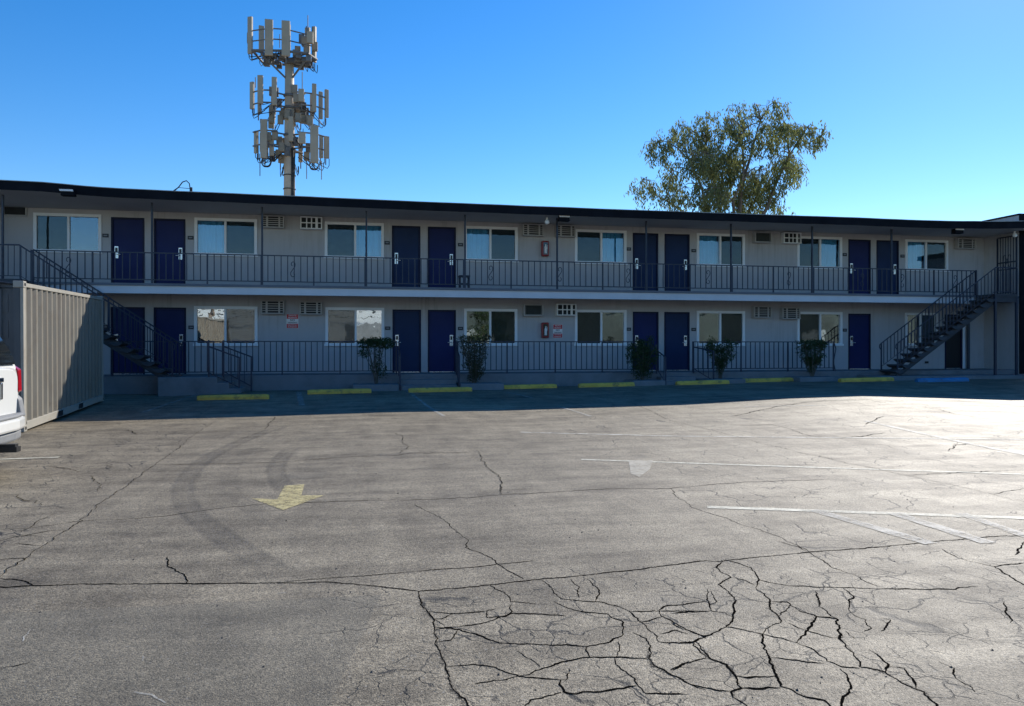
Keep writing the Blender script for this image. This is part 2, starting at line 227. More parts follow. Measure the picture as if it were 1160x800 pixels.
M['yellow'] = mat('yellow_paint', (.68,.44,.07), .6, .18, 2.2, .4, 60, dirt=(.10,.09,.07), dscale=5, damt=.9)
M['bluepaint'] = mat('blue_paint', (.03,.20,.42), .6, .15, 2.2, .4, 60, dirt=(.05,.06,.07), dscale=2.5, damt=.7)
M['tread'] = mat('dark_tread', (.055,.058,.065), .8, .2, 2, .4, 70)
M['container'] = mat('container_paint', (.20,.182,.145), .55, .10, 1.1, .12, 30, dirt=(.13,.095,.06), dscale=2.2, damt=.65, streak=(.12,.08,.05))
M['container_light'] = mat('container_rail_paint', (.33,.31,.26), .55, .08, 2, .1, 30, dirt=(.2,.15,.1), dscale=2, damt=.5)
M['container_shade'] = mat('container_shade_paint', (.07,.08,.085), .55, .12, 1.1, .12, 30)  # same paint as the sides, with the shade on the ends put into its colour
M['car'] = mat('white_car_paint', (.74,.73,.68), .22, .02, 2, coat=.6)
M['cladding'] = mat('grey_cladding', (.20,.205,.21), .6, .08, 6, .1, 200)
M['carglass'] = mat('car_glass', (.012,.015,.017), .05, .1, 3, spec=.8)
M['tail'] = mat('tail_lamp_red', (.42,.01,.018), .12, .15, 12, coat=.8)
M['tyre'] = mat('tyre_rubber', (.018,.018,.018), .85, .2, 20, .3, 80)
M['rim'] = mat('alloy', (.55,.55,.55), .3, .05, 5, metal=.9)
M['chrome'] = mat('chrome', (.6,.62,.63), .15, .03, 5, metal=1)
M['tower'] = mat('tower_pole', (.54,.43,.31), .7, .1, 1.5, .1, 20, dirt=(.3,.24,.18), damt=.4)
M['antenna'] = mat('antenna_grey', (.42,.345,.245), .6, .12, .7)
M['radio'] = mat('radio_unit', (.31,.26,.19), .6, .2, .9)
M['steelmount'] = mat('galvanised_mount', (.16,.155,.15), .6, .3, 3)
M['cable'] = mat('black_cable', (.02,.02,.022), .6)
M['bark'] = mat('bark', (.20,.155,.115), .9, .35, 2, .5, 12)
M['stem'] = mat('shrub_stem', (.12,.10,.075), .9, .3, 9)
M['warehouse'] = mat('warehouse_white', (.70,.74,.72), .8, .05, .3)
M['warehouse_roof'] = mat('warehouse_roof', (.2,.2,.2), .7)
M['shutter'] = mat('shutter_grey', (.25,.27,.27), .6)
M['crack'] = mat('crack_shadow', (.006,.0055,.005), 1, .3, 30, spec=.0)
M['paint_white'] = worn_mat('worn_white_paint', (.62,.59,.50), .54, 5)
M['paint_line'] = worn_mat('worn_yellowish_line', (.64,.61,.48), .56, 4)
M['paint_faint'] = worn_mat('faint_line', (.48,.46,.40), .51, 4)
M['paint_yellow'] = worn_mat('worn_yellow_paint', (.58,.49,.23), .53, 9, edge=.10)
M['paint_pale'] = worn_mat('pale_patch', (.46,.42,.33), .62, 4, edge=.2)
def rubber():
    m, nt, nd, lk = newmat('tyre_rubber_mark')
    P = N(nt, 'ShaderNodeNewGeometry').outputs['Position']
    d = N(nt, 'ShaderNodeBsdfPrincipled'); d.inputs['Roughness'].default_value = .7; d.inputs['Base Color'].default_value = (.05,.05,.05,1)
    t = N(nt, 'ShaderNodeBsdfTransparent'); mx = N(nt, 'ShaderNodeMixShader'); out = N(nt, 'ShaderNodeOutputMaterial')
    a = N(nt, 'ShaderNodeAttribute'); a.attribute_name = 'strength'
    n1 = maprange(nt, noise(nt, P, 1.6, 6, .7), .3, .65, .25, 1); n2 = maprange(nt, noise(nt, P, 26, 4, .7), .3, .7, .35, 1)
    f = math_(nt, 'MULTIPLY', math_(nt, 'MULTIPLY', a.outputs['Fac'], math_(nt, 'MULTIPLY', n1, n2)), .58)
    lk.new(f, mx.inputs[0]); lk.new(t.outputs[0], mx.inputs[1]); lk.new(d.outputs[0], mx.inputs[2]); lk.new(mx.outputs[0], out.inputs[0])
    return m
M['rubber'] = rubber()
def crumble():
    m, nt, nd, lk = newmat('crumbled_asphalt')
    P = N(nt, 'ShaderNodeNewGeometry').outputs['Position']
    d = N(nt, 'ShaderNodeBsdfPrincipled'); d.inputs['Roughness'].default_value = .95; d.inputs['Specular IOR Level'].default_value = .1
    lk.new(mixcol(nt, maprange(nt, noise(nt, P, 90, 3, .7), .4, .6, 0, 1), (.02,.019,.017), (.085,.078,.066)), d.inputs['Base Color'])
    t = N(nt, 'ShaderNodeBsdfTransparent'); mx = N(nt, 'ShaderNodeMixShader'); out = N(nt, 'ShaderNodeOutputMaterial')
    a = N(nt, 'ShaderNodeAttribute'); a.attribute_name = 'strength'
    s = math_(nt, 'ADD', math_(nt, 'MULTIPLY', noise(nt, P, 60, 5, .75), .65), math_(nt, 'MULTIPLY', noise(nt, P, 6, 4, .7), .35))
    f = maprange(nt, math_(nt, 'ADD', s, math_(nt, 'MULTIPLY', a.outputs['Fac'], .28)), .66, .76, 0, .9)
    f = math_(nt, 'MULTIPLY', f, maprange(nt, a.outputs['Fac'], 0, .15, 0, 1))
    lk.new(f, mx.inputs[0]); lk.new(t.outputs[0], mx.inputs[1]); lk.new(d.outputs[0], mx.inputs[2]); lk.new(mx.outputs[0], out.inputs[0])
    return m
M['crumble'] = crumble()

def leaf_mat(name, c1, c2, trans=.35):
    m, nt, nd, lk = newmat(name)
    P = N(nt, 'ShaderNodeNewGeometry')
    f = maprange(nt, noise(nt, P.outputs['Position'], 1.2, 4), .35, .65, 0, 1)
    rnd = P.outputs['Random Per Island']
    c = mixcol(nt, math_(nt, 'MULTIPLY', math_(nt, 'ADD', f, rnd), .5), c1, c2)
    d = N(nt, 'ShaderNodeBsdfPrincipled'); d.inputs['Roughness'].default_value = .75; d.inputs['Specular IOR Level'].default_value = .25
    lk.new(c, d.inputs['Base Color'])
    t = N(nt, 'ShaderNodeBsdfTranslucent'); lk.new(mixcol(nt, .5, c, (.14,.16,.03)), t.inputs['Color'])
    mx = N(nt, 'ShaderNodeMixShader'); mx.inputs[0].default_value = trans
    out = N(nt, 'ShaderNodeOutputMaterial')
    lk.new(d.outputs[0], mx.inputs[1]); lk.new(t.outputs[0], mx.inputs[2]); lk.new(mx.outputs[0], out.inputs[0])
    return m
M['euc'] = leaf_mat('eucalyptus_leaf', (.10,.125,.05), (.34,.345,.16), .52)
M['leaf'] = leaf_mat('shrub_leaf', (.025,.045,.018), (.055,.085,.03), .2)
M['leaf_dry'] = leaf_mat('shrub_leaf_dry', (.045,.05,.025), (.09,.085,.045), .2)

# asphalt
def asphalt():
    m, nt, nd, lk = newmat('asphalt')
    P = N(nt, 'ShaderNodeNewGeometry').outputs['Position']
    b = N(nt, 'ShaderNodeBsdfPrincipled'); out = N(nt, 'ShaderNodeOutputMaterial'); lk.new(b.outputs[0], out.inputs[0])
    sep = N(nt, 'ShaderNodeSeparateXYZ'); lk.new(P, sep.inputs[0]); X, Y = sep.outputs[0], sep.outputs[1]
    n1 = noise(nt, P, .33, 6, .6); n2 = noise(nt, P, 1.7, 8, .68)
    mp = N(nt, 'ShaderNodeMapping'); lk.new(P, mp.inputs[0]); mp.inputs['Scale'].default_value = (.5, 2.6, 1); mp.inputs['Rotation'].default_value = (0,0,R(14))
    n3 = noise(nt, mp.outputs[0], 1.1, 8, .7)
    mp2 = N(nt, 'ShaderNodeMapping'); lk.new(P, mp2.inputs[0]); mp2.inputs['Scale'].default_value = (3.0, .45, 1); mp2.inputs['Rotation'].default_value = (0,0,R(-12))
    n4 = noise(nt, mp2.outputs[0], 1.3, 6, .65)
    s = math_(nt, 'ADD', math_(nt, 'MULTIPLY', n1, .22), math_(nt, 'ADD', math_(nt, 'MULTIPLY', n2, .28), math_(nt, 'ADD', math_(nt, 'MULTIPLY', n3, .35), math_(nt, 'MULTIPLY', n4, .15))))
    f = maprange(nt, s, .41, .59, 0, 1)
    base = mixcol(nt, f, (.110,.092,.065), (.300,.256,.180))
    # aggregate
    v = N(nt, 'ShaderNodeTexVoronoi'); v.inputs['Scale'].default_value = 130; lk.new(P, v.inputs['Vector'])
    sp = N(nt, 'ShaderNodeSeparateColor'); lk.new(v.outputs['Color'], sp.inputs[0])
    agg = maprange(nt, sp.outputs[0], 0, 1, .42, 1.58)
    mu = N(nt, 'ShaderNodeVectorMath'); mu.operation = 'SCALE'; lk.new(base, mu.inputs[0])
    sc2 = maprange(nt, noise(nt, P, 22, 6, .75), .3, .7, .82, 1.18)
    lk.new(math_(nt, 'MULTIPLY', agg, sc2), mu.inputs['Scale'])
    # pale stone flecks
    v2 = N(nt, 'ShaderNodeTexVoronoi'); v2.inputs['Scale'].default_value = 55; lk.new(P, v2.inputs['Vector'])
    sp2 = N(nt, 'ShaderNodeSeparateColor'); lk.new(v2.outputs['Color'], sp2.inputs[0])
    fleck = math_(nt, 'MULTIPLY', math_(nt, 'GREATER_THAN', sp2.outputs[0], .93), math_(nt, 'LESS_THAN', v2.outputs['Distance'], .32))
    col = mixcol(nt, math_(nt, 'MULTIPLY', fleck, .45), mu.outputs[0], (.34,.33,.30))
    pit = math_(nt, 'MULTIPLY', math_(nt, 'GREATER_THAN', sp2.outputs[1], .90), math_(nt, 'LESS_THAN', v2.outputs['Distance'], .30))
    col = mixcol(nt, math_(nt, 'MULTIPLY', pit, .7), col, (.03,.03,.03))
    # oil stains
    st = maprange(nt, noise(nt, P, .75, 3, .5), .62, .74, 0, .35)
    col = mixcol(nt, st, col, (.06,.06,.06))
    # newer smoother pour at the near left (darker, finer)
    seam = math_(nt, 'LESS_THAN', math_(nt, 'ADD', Y, math_(nt, 'MULTIPLY', X, .045)), 4.63)
    seam2 = math_(nt, 'LESS_THAN', math_(nt, 'ADD', X, math_(nt, 'MULTIPLY', Y, -.18)), -.92+.2)
    pm = math_(nt, 'MULTIPLY', seam, seam2)
    col = mixcol(nt, math_(nt, 'MULTIPLY', pm, .35), col, (.105,.100,.080))
    # fine secondary map cracking
    wv = N(nt, 'ShaderNodeTexNoise'); wv.inputs['Scale'].default_value = 2.5; wv.inputs['Detail'].default_value = 6; lk.new(P, wv.inputs['Vector'])
    wa = N(nt, 'ShaderNodeVectorMath'); wa.operation = 'MULTIPLY_ADD'; lk.new(wv.outputs['Color'], wa.inputs[0]); wa.inputs[1].default_value = (.5,.5,0); lk.new(P, wa.inputs[2])
    vc = N(nt, 'ShaderNodeTexVoronoi'); vc.feature = 'DISTANCE_TO_EDGE'; vc.inputs['Scale'].default_value = 1.7; lk.new(wa.outputs[0], vc.inputs['Vector'])
    line = maprange(nt, vc.outputs['Distance'], .004, .016, 1, 0)
    reg_l = math_(nt, 'LESS_THAN', math_(nt, 'ADD', X, math_(nt, 'MULTIPLY', Y, .02)), -2.5)
    reg_r = math_(nt, 'MULTIPLY', math_(nt, 'GREATER_THAN', X, 3.2), math_(nt, 'GREATER_THAN', Y, 5))
    reg_a = math_(nt, 'MULTIPLY', math_(nt, 'GREATER_THAN', X, .3), math_(nt, 'LESS_THAN', Y, 4.6))
    reg = math_(nt, 'MAXIMUM', reg_l, math_(nt, 'MAXIMUM', reg_r, reg_a))
    brk = maprange(nt, noise(nt, P, 1.1, 5, .7), .43, .54, 0, .9)
    ck = math_(nt, 'MULTIPLY', math_(nt, 'MULTIPLY', line, reg), brk)
    vd = N(nt, 'ShaderNodeTexVoronoi'); vd.feature = 'DISTANCE_TO_EDGE'; vd.inputs['Scale'].default_value = 4.6; lk.new(wa.outputs[0], vd.inputs['Vector'])
    line2 = maprange(nt, vd.outputs['Distance'], .006, .026, 1, 0)
    reg_b = math_(nt, 'MULTIPLY', math_(nt, 'GREATER_THAN', math_(nt, 'ADD', X, math_(nt, 'MULTIPLY', Y, .12)), .25), math_(nt, 'LESS_THAN', math_(nt, 'ADD', Y, math_(nt, 'MULTIPLY', X, -.12)), 4.75))
    brk2 = maprange(nt, noise(nt, P, 2.3, 4, .7), .45, .56, 0, .85)
    ck2 = math_(nt, 'MULTIPLY', math_(nt, 'MULTIPLY', line2, math_(nt, 'MAXIMUM', reg_b, math_(nt, 'MULTIPLY', reg_l, .8))), brk2)
    ck = math_(nt, 'MAXIMUM', ck, ck2)
    col = mixcol(nt, ck, col, (.025,.024,.022))
    lk.new(col, b.inputs['Base Color'])
    lk.new(maprange(nt, s, .36, .64, .68, .54), b.inputs['Roughness'])
    b.inputs['Specular IOR Level'].default_value = .24
    h = math_(nt, 'ADD', math_(nt, 'MULTIPLY', noise(nt, P, 60, 4, .7), 1.0), math_(nt, 'ADD', math_(nt, 'MULTIPLY', v.outputs['Distance'], -.5), math_(nt, 'MULTIPLY', n2, 3.0)))
    bp = N(nt, 'ShaderNodeBump'); bp.inputs['Strength'].default_value = .95; bp.inputs['Distance'].default_value = .005
    lk.new(h, bp.inputs['Height'])
    bp2 = N(nt, 'ShaderNodeBump'); bp2.inputs['Strength'].default_value = .8; bp2.inputs['Distance'].default_value = .006; bp2.invert = True
    lk.new(ck, bp2.inputs['Height']); lk.new(bp.outputs[0], bp2.inputs['Normal']); lk.new(bp2.outputs[0], b.inputs['Normal'])
    return m
M['asphalt'] = asphalt()

# ------------------------------------------------------------------ world, sun, camera
SUN_AZ, SUN_EL = R(46), R(33)
sd = Vector((math.sin(SUN_AZ)*math.cos(SUN_EL), math.cos(SUN_AZ)*math.cos(SUN_EL), math.sin(SUN_EL)))
w = bpy.data.worlds.new('World'); sc.world = w; w.use_nodes = True
nt = w.node_tree; nt.nodes.clear()
sky = nt.nodes.new('ShaderNodeTexSky'); sky.sky_type = 'NISHITA'; sky.sun_disc = False
sky.sun_elevation = SUN_EL; sky.sun_rotation = SUN_AZ; sky.air_density = 1.0; sky.dust_density = .08; sky.ozone_density = 3.0; sky.altitude = 100
bg = nt.nodes.new('ShaderNodeBackground'); bg.inputs[1].default_value = .105
wo = nt.nodes.new('ShaderNodeOutputWorld')
hs = nt.nodes.new('ShaderNodeHueSaturation'); hs.inputs['Saturation'].default_value = 1.38; hs.inputs['Hue'].default_value = .506; hs.inputs['Value'].default_value = 1.1
nt.links.new(sky.outputs[0], hs.inputs['Color']); nt.links.new(hs.outputs[0], bg.inputs[0]); nt.links.new(bg.outputs[0], wo.inputs[0])
sl = bpy.data.lights.new('sun', 'SUN'); sl.energy = 4.2; sl.angle = R(.5); sl.color = (1, .94, .85)
so = bpy.data.objects.new('sun', sl); COL.objects.link(so); so.rotation_euler = (-sd).to_track_quat('-Z', 'Y').to_euler()
cam = bpy.data.cameras.new('camera'); co = bpy.data.objects.new('camera', cam); COL.objects.link(co)
co.location = (0, 0, 1.5)
YAW = math.atan(170/860)
co.rotation_euler = (PI/2, 0, -YAW)
cam.sensor_width = 36; cam.sensor_fit = 'HORIZONTAL'; cam.lens = 36*860/1160; cam.shift_y = -9/1160
cam.clip_start = .05; cam.clip_end = 2000
sc.camera = co
vs = sc.view_settings; vs.view_transform = 'Standard'; vs.look = 'None'; vs.exposure = 0.57; vs.gamma = 1; vs.use_curve_mapping = False
sc.cycles.max_bounces = 8; sc.cycles.transparent_max_bounces = 16

# ------------------------------------------------------------------ ground
TA = [(-9,0),(-5,0.0),(-2,.03),(.6,.07),(2.9,.06),(7.3,.118),(10,.22),(12,.25),(14,.183),(16,.11),(22,.10)]
TB = [(-8,.13),(-5.4,.1),(-3.5,.17),(0,.18),(4,.17),(7.7,.23),(13.5,.31),(19.6,.36),(25,.36)]
def lerp(t, x):
    if x <= t[0][0]: return t[0][1]
    for (a, b), (c, d) in zip(t, t[1:]):
        if x <= c: return b+(d-b)*(x-a)/(c-a)
    return t[-1][1]
def ss(a, b, x):
    t = min(1, max(0, (x-a)/(b-a))); return t*t*(3-2*t)
def gz(x, y):
    if y <= 16.5: return lerp(TA, x)*ss(8, 16.5, y)
    t = ss(16.5, 22.3, y); return lerp(TA, x)*(1-t)+lerp(TB, x)*t
def axis(lo, a, b, hi, step):
    L = [a+i*step for i in range(int((b-a)/step)+1)]
    far = []; d = 2.
    while L[-1]+d < hi: L.append(L[-1]+d); d *= 1.5
    L.append(hi); d = 2.
    while L[0]-d > lo: L.insert(0, L[0]-d); d *= 1.5
    L.insert(0, lo); return L
gx = axis(-500, -14, 30, 500, .4); gy = axis(-500, -2, 24, 900, .4)
g = MB(); nx = len(gx)
g.v = [(x, y, gz(x, y)) for y in gy for x in gx]
for j in range(len(gy)-1):
    for i in range(nx-1):
        g.f.append([j*nx+i, j*nx+i+1, (j+1)*nx+i+1, (j+1)*nx+i]); g.mi.append(0)
tag(g.build('parking_lot_ground', M['asphalt'], smooth=True, recalc=False), 'cracked grey asphalt parking lot', kind='structure')

def densify(P, step):
    out = [Vector((*P[0], 0))]
    for a, b in zip(P, P[1:]):
        a, b = Vector((*a, 0)), Vector((*b, 0)); n = max(1, int((b-a).length/step))
        for i in range(1, n+1): out.append(a+(b-a)*i/n)
    return out
def ribbon(mb, P, width, lift, step=.5, jit=0., wvar=0., taper=False):
    pts = densify(P, step); n = len(pts); seed = random.random()*100
    tot = len(pts); prev = None
    for i, p in enumerate(pts):
        t = (pts[min(n-1, i+1)]-pts[max(0, i-1)])
        if t.length < 1e-6: t = Vector((1,0,0))
        t.normalize(); nn = Vector((-t.y, t.x, 0))
        q = p.copy()
        if jit:
            j = mnoise.noise(Vector((p.x*3, p.y*3, seed)))*2.5 + mnoise.noise(Vector((p.x*13, p.y*13, seed)))*1.9 + mnoise.noise(Vector((p.x*38, p.y*38, seed)))*1.3
            fade = min(1, i/3, (n-1-i)/3)
            q = q+nn*j*jit*fade
        wd = width
        if wvar: wd *= 1+wvar*(mnoise.noise(Vector((p.x*5, p.y*5, seed+7)))*1.6+mnoise.noise(Vector((p.x*30, p.y*30, seed+9))))
        if taper: wd *= min(1, .25+.75*min(i, n-1-i)/4)
        if jit: wd *= 1+1.3*abs(t.x)
        wd = max(.6*width, wd)
        a, b = q+nn*wd/2, q-nn*wd/2
        cur = ((a.x, a.y, gz(a.x, a.y)+lift), (b.x, b.y, gz(b.x, b.y)+lift))
        if prev: mb.quad(prev[0], prev[1], cur[1], cur[0])
        prev = cur
cr = MB()
for k, (wd, P) in enumerate(CRACKS):
    ym = sum(p[1] for p in P)/len(P)
    f = 1. if ym < 6 else 1.+(ym-6)*.10
    ribbon(cr, P, (.0030+.0021*min(1.5,wd))*f, (.0012 if ym < 7.5 else .006)+.00001*k, step=.014 if ym < 6 else .05, jit=.007 if ym < 6 else .015, wvar=.55, taper=True)
ce = MB(); fadev = []
tag(cr.build('asphalt_cracks', M['crack'], recalc=False), 'black cracks running through the asphalt', kind='structure')
def edge_ribbon(mb, P, width, lift, s):
    pts = densify(P, .05); n = len(pts); base = len(mb.v)
    for i, p in enumerate(pts):
        t = (pts[min(n-1, i+1)]-pts[max(0, i-1)]).normalized(); nn = Vector((-t.y, t.x, 0)); e = min(1, i/4, (n-1-i)/4)
        for c, k in ((-.5,0),(0,1),(.5,0)):
            q = p+nn*c*width; mb.v.append((q.x, q.y, gz(q.x, q.y)+lift)); fadev.append(k*e*s)
    for i in range(n-1):
        for k in range(2): mb.f.append([base+i*3+k, base+i*3+k+1, base+(i+1)*3+k+1, base+(i+1)*3+k]); mb.mi.append(0)
for k, (wd, P) in enumerate(CRACKS):
    ym = sum(p[1] for p in P)/len(P)
    if ym < 9 and wd > .95: edge_ribbon(ce, P, .042*wd, (.0006 if ym < 7.5 else .0045)+.000004*k, min(1, .45*wd))
o = tag(ce.build('crack_edges', M['crumble'], recalc=False), 'crumbled dark edges along the cracks', kind='structure')
at = o.data.attributes.new('strength', 'FLOAT', 'POINT')
for i, v_ in enumerate(fadev): at.data[i].value = v_
LW = [.10,.09,.08,.08,.10,.13,.13,.12,.10,.09,.09,.09,.09,.14,.09]
LM = ['paint_line','paint_line','paint_white','paint_white','paint_white','paint_faint','paint_faint','paint_faint','paint_faint','paint_faint','paint_faint','paint_faint','paint_line','paint_faint','paint_faint']
for k, ((a, b), lw_, lm) in enumerate(zip(LINES, LW, LM)):
    mb = MB(); ribbon(mb, [a, b], lw_, .0040+.00025*k, step=.1, wvar=.12)
    tag(mb.build('parking_line', M[lm], recalc=False), 'worn painted parking line', kind='structure')
mb = MB()
cx = sum(p[0] for p in ARROW)/7; cy = sum(p[1] for p in ARROW)/7
mb.add([(x, y, gz(x, y)+.0045) for x, y in ARROW], [(0,1,5,6),(1,2,3),(1,3,5),(5,3,4)])
tag(mb.build('painted_arrow', M['paint_yellow'], recalc=False), 'worn yellow direction arrow painted on the asphalt', 'road marking')
mb = MB(); mb.add([(x, y, gz(x, y)+.0042) for x, y in PATCH], [(0,1,2,3,4)])
tag(mb.build('paint_patch', M['paint_pale'], recalc=False), 'pale worn paint patch', kind='structure')
mb = MB()
for q in SCUFFS: ribbon(mb, q, .004, .002, step=.02, jit=.006, wvar=.6)
tag(mb.build('paint_scuffs', M['paint_faint'], recalc=False), 'small white scuffs on asphalt', kind='structure')
mb = MB()
fadev = []
def soft_ribbon(mb, P, width, lift, strength):
    # five columns across; the stored strength dies out to the sides and the ends
    pts = densify(P, .1); 
    for _ in range(12): pts = [pts[0]]+[(pts[i-1]+pts[i]*2+pts[i+1])/4 for i in range(1, len(pts)-1)]+[pts[-1]]
    n = len(pts); base = len(mb.v); cols = [(-.5,0),(-.34,.9),(-.12,.55),(.12,.6),(.34,1),(.5,0)]
    for i, p in enumerate(pts):
        t = (pts[min(n-1, i+1)]-pts[max(0, i-1)]).normalized(); nn = Vector((-t.y, t.x, 0))
        e = min(1, i/14, (n-1-i)/14)
        for c, s in cols:
            q = p+nn*c*width; mb.v.append((q.x, q.y, gz(q.x, q.y)+lift)); fadev.append(s*e*strength)
    m_ = len(cols)
    for i in range(n-1):
        for k in range(m_-1): mb.f.append([base+i*m_+k, base+i*m_+k+1, base+(i+1)*m_+k+1, base+(i+1)*m_+k]); mb.mi.append(0)
for k, (q, sg) in enumerate(zip(TYRES, (.8,.85,.45,.6,.6,.4,.35))):
    soft_ribbon(mb, q, .27 if k < 2 else .2, .0030+.0002*k, sg)
    if k < 2: soft_ribbon(mb, [(x+.42, y+.25) for x, y in q[1:-1]], .22, .0046+.0002*k, sg*.4)
o = tag(mb.build('tyre_marks', M['rubber'], recalc=False), 'dark curved tyre marks on asphalt', kind='structure')
at = o.data.attributes.new('strength', 'FLOAT', 'POINT')
for i, v_ in enumerate(fadev): at.data[i].value = v_

rg = random.Random(21); mb = MB()
for k in range(230):          # grit and crumbs of asphalt
    y = 2.8+14*rg.random()**1.6; x = rg.uniform(-.75, .95)*y; s = rg.uniform(.004,.011); z = gz(x, y)
    P5 = [(x+s*rg.uniform(.6,1.2)*math.cos(a), y+s*rg.uniform(.6,1.2)*math.sin(a), z) for a in (0,1.25,2.5,3.77,5.0)]
    mb.add(P5+[(x+s*.2, y, z+s*rg.uniform(.5,1.0))], [(0,1,5),(1,2,5),(2,3,5),(3,4,5),(4,0,5)])
tag(mb.build('grit', mat('grit', (.10,.09,.075), .9, .6, 3)), 'loose grit scattered over the asphalt', kind='stuff')
# ------------------------------------------------------------------ motel building
W, RY, NY, EY = 24.6, 23.1, 22.2, 22.4     # wall plane, rail plane, outer stair plane, eave front
XL, XR = -10.78, 22.98
ZW, ZB, ZS = .62, 3.25, 5.53                 # walkway, balcony floor, soffit
UWIN = [(-9.46,-7.62),(-5.01,-3.18),(-1.15,.69),(3.27,5.05),(7.01,8.83),(11.39,13.20),(15.23,17.01),(19.60,21.41)]
UDOOR = [(-7.36,-6.43),(-6.17,-5.27),(.94,1.85),(2.09,3.0),(9.06,9.98),(10.21,11.13),(17.27,18.18),(18.42,19.34)]
LWIN = [(-5.02,-3.17),(-1.13,.70),(3.27,5.04),(7.01,8.83),(11.39,13.20),(15.23,17.02),(19.60,20.95)]
LDOOR = [(-7.37,-6.42),(-6.17,-5.25),(.96,1.87),(2.09,3.0),(9.06,9.99),(10.20,11.13),(17.27,18.18),(21.28,22.03)]
UWZ, LWZ, UDZ, LDZ = (4.25,5.39), (1.49,2.69), (ZB,5.33), (ZW,2.64)
bld = empty('motel_building', (6.1, W, 0), 0, 'long grey two-storey motel with navy doors and white-framed windows', 'building')
def bp_(mb, name, m, parent=None, **kw):
    o = mb.build(name, m, None, **kw)
    par = parent or bld
    o.parent = par
    # keep world coordinates: vertices are world, parents carry an offset
    off = Vector((0,0,0)); q = par
    while q: off += q.location; q = q.parent
    o.location = -off
    return o
openings = [(a, b, *UWZ) for a, b in UWIN] + [(a, b, *LWZ) for a, b in LWIN] + [(a, b, *UDZ) for a, b in UDOOR] + [(a, b, *LDZ) for a, b in LDOOR]
xs = sorted({XL, XR, *[o[0] for o in openings], *[o[1] for o in openings]}); zs = sorted({.1, ZW, 3.0, ZB, ZS+.1, *[o[2] for o in openings], *[o[3] for o in openings]})
wl = MB()
for xa, xb in zip(xs, xs[1:]):
    for za, zb in zip(zs, zs[1:]):
        xm, zm = (xa+xb)/2, (za+zb)/2
        if any(o[0] < xm < o[1] and o[2] < zm < o[3] for o in openings): continue
        wl.quad((xa,W,za),(xb,W,za),(xb,W,zb),(xa,W,zb))
for a, b, c, d in openings:
    D = W+.16
    wl.quad((a,W,c),(a,D,c),(a,D,d),(a,W,d)); wl.quad((b,W,c),(b,W,d),(b,D,d),(b,D,c)); wl.quad((a,W,d),(a,D,d),(b,D,d),(b,W,d)); wl.quad((a,W,c),(b,W,c),(b,D,c),(a,D,c))
wl.quad((XL,32,.1),(XR,32,.1),(XR,32,5.6),(XL,32,5.6))
bp_(wl, 'wall', M['stucco'], recalc=False)
for x0, x1 in ((XL-.22, XL), (XR, XR+.22)):                     # end walls with raised parapet
    e = MB(); e.box(x0, x1, 23.05, 32, .05, 6.13); bp_(e, 'end_wall', M['stucco'])
    c = MB(); c.box(x0-.02, x1+.015, 23.02, 32.05, 6.13, 6.19); bp_(c, 'parapet_cap', M['fascia'])
    t = MB(); t.box(x0+.0, x1+.012, 22.99, 23.046, .05, 6.128); bp_(t, 'corner_trim', M['fascia'])
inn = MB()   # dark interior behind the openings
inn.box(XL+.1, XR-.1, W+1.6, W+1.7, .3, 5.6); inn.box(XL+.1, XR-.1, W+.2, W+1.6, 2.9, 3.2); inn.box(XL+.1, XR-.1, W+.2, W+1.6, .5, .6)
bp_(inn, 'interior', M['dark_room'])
# roof, fascia, soffit
FT = [(-11.4,5.90),(-9.4,5.87),(-8.3,5.86),(-7.6,5.81),(-6.6,5.765),(-2.7,5.735),(2.3,5.70),(7.8,5.685),(12,5.69),(16,5.70),(18.4,5.69),(20,5.71),(21.5,5.75),(22.6,5.80),(23.7,5.82)]
fx = [-11.4+i*(35.9/72) for i in range(73)]  # right end lengthened past the end wall, out of view, to block sun
fa, ro, dr, sf = MB(), MB(), MB(), MB()
def ft(x): return lerp(FT, x)+.008*mnoise.noise(Vector((x*.9, 3, 1)))
for a, b in zip(fx, fx[1:]):
    za, zb = ft(a), ft(b)
    h = .235
    fa.quad((a,EY,za-h),(b,EY,zb-h),(b,EY,zb),(a,EY,za)); fa.quad((a,EY+.09,za-h),(a,EY,za-h),(b,EY,zb-h),(b,EY+.09,zb-h)) if False else None
    fa.quad((a,EY,za-h),(a,EY+.05,za-h),(b,EY+.05,zb-h),(b,EY,zb-h))
    sf.quad((a,EY+.05,za-h+.012),(a,W,ZS),(b,W,ZS),(b,EY+.05,zb-h+.012))
    ro.quad((a,EY-.02,za+.012),(b,EY-.02,zb+.012),(b,32.3,zb+.05),(a,32.3,za+.05))
    dr.quad((a,EY-.025,za-.004),(b,EY-.025,zb-.004),(b,EY-.025,zb+.014),(a,EY-.025,za+.014))
    dr.quad((a,EY-.025,za+.0145),(b,EY-.025,zb+.0145),(b,EY+.05,zb+.02),(a,EY+.05,za+.02))
bp_(ro, 'roof', M['roofing'], recalc=False); bp_(fa, 'fascia', M['fascia'], recalc=False); bp_(dr, 'drip_edge', M['drip'], recalc=False)
bp_(sf, 'soffit', M['soffit'], recalc=False)
bm2 = MB()
for x in [-10+i*1.2 for i in range(28)]:
    pass
# balcony slab
bs = MB(); bs.box(XL, XR, RY-.06, W, 3.18, ZB); bp_(bs, 'balcony_slab', M['slab_edge'])
bb = MB(); bb.box(-8.95, 21.2, RY-.02, RY+.12, 2.96, 3.178); bp_(bb, 'balcony_band', M['slab_band'])
bu = MB(); bu.box(XL, XR, RY+.122, W, 3.05, 3.177); bp_(bu, 'balcony_underside', M['soffit'])
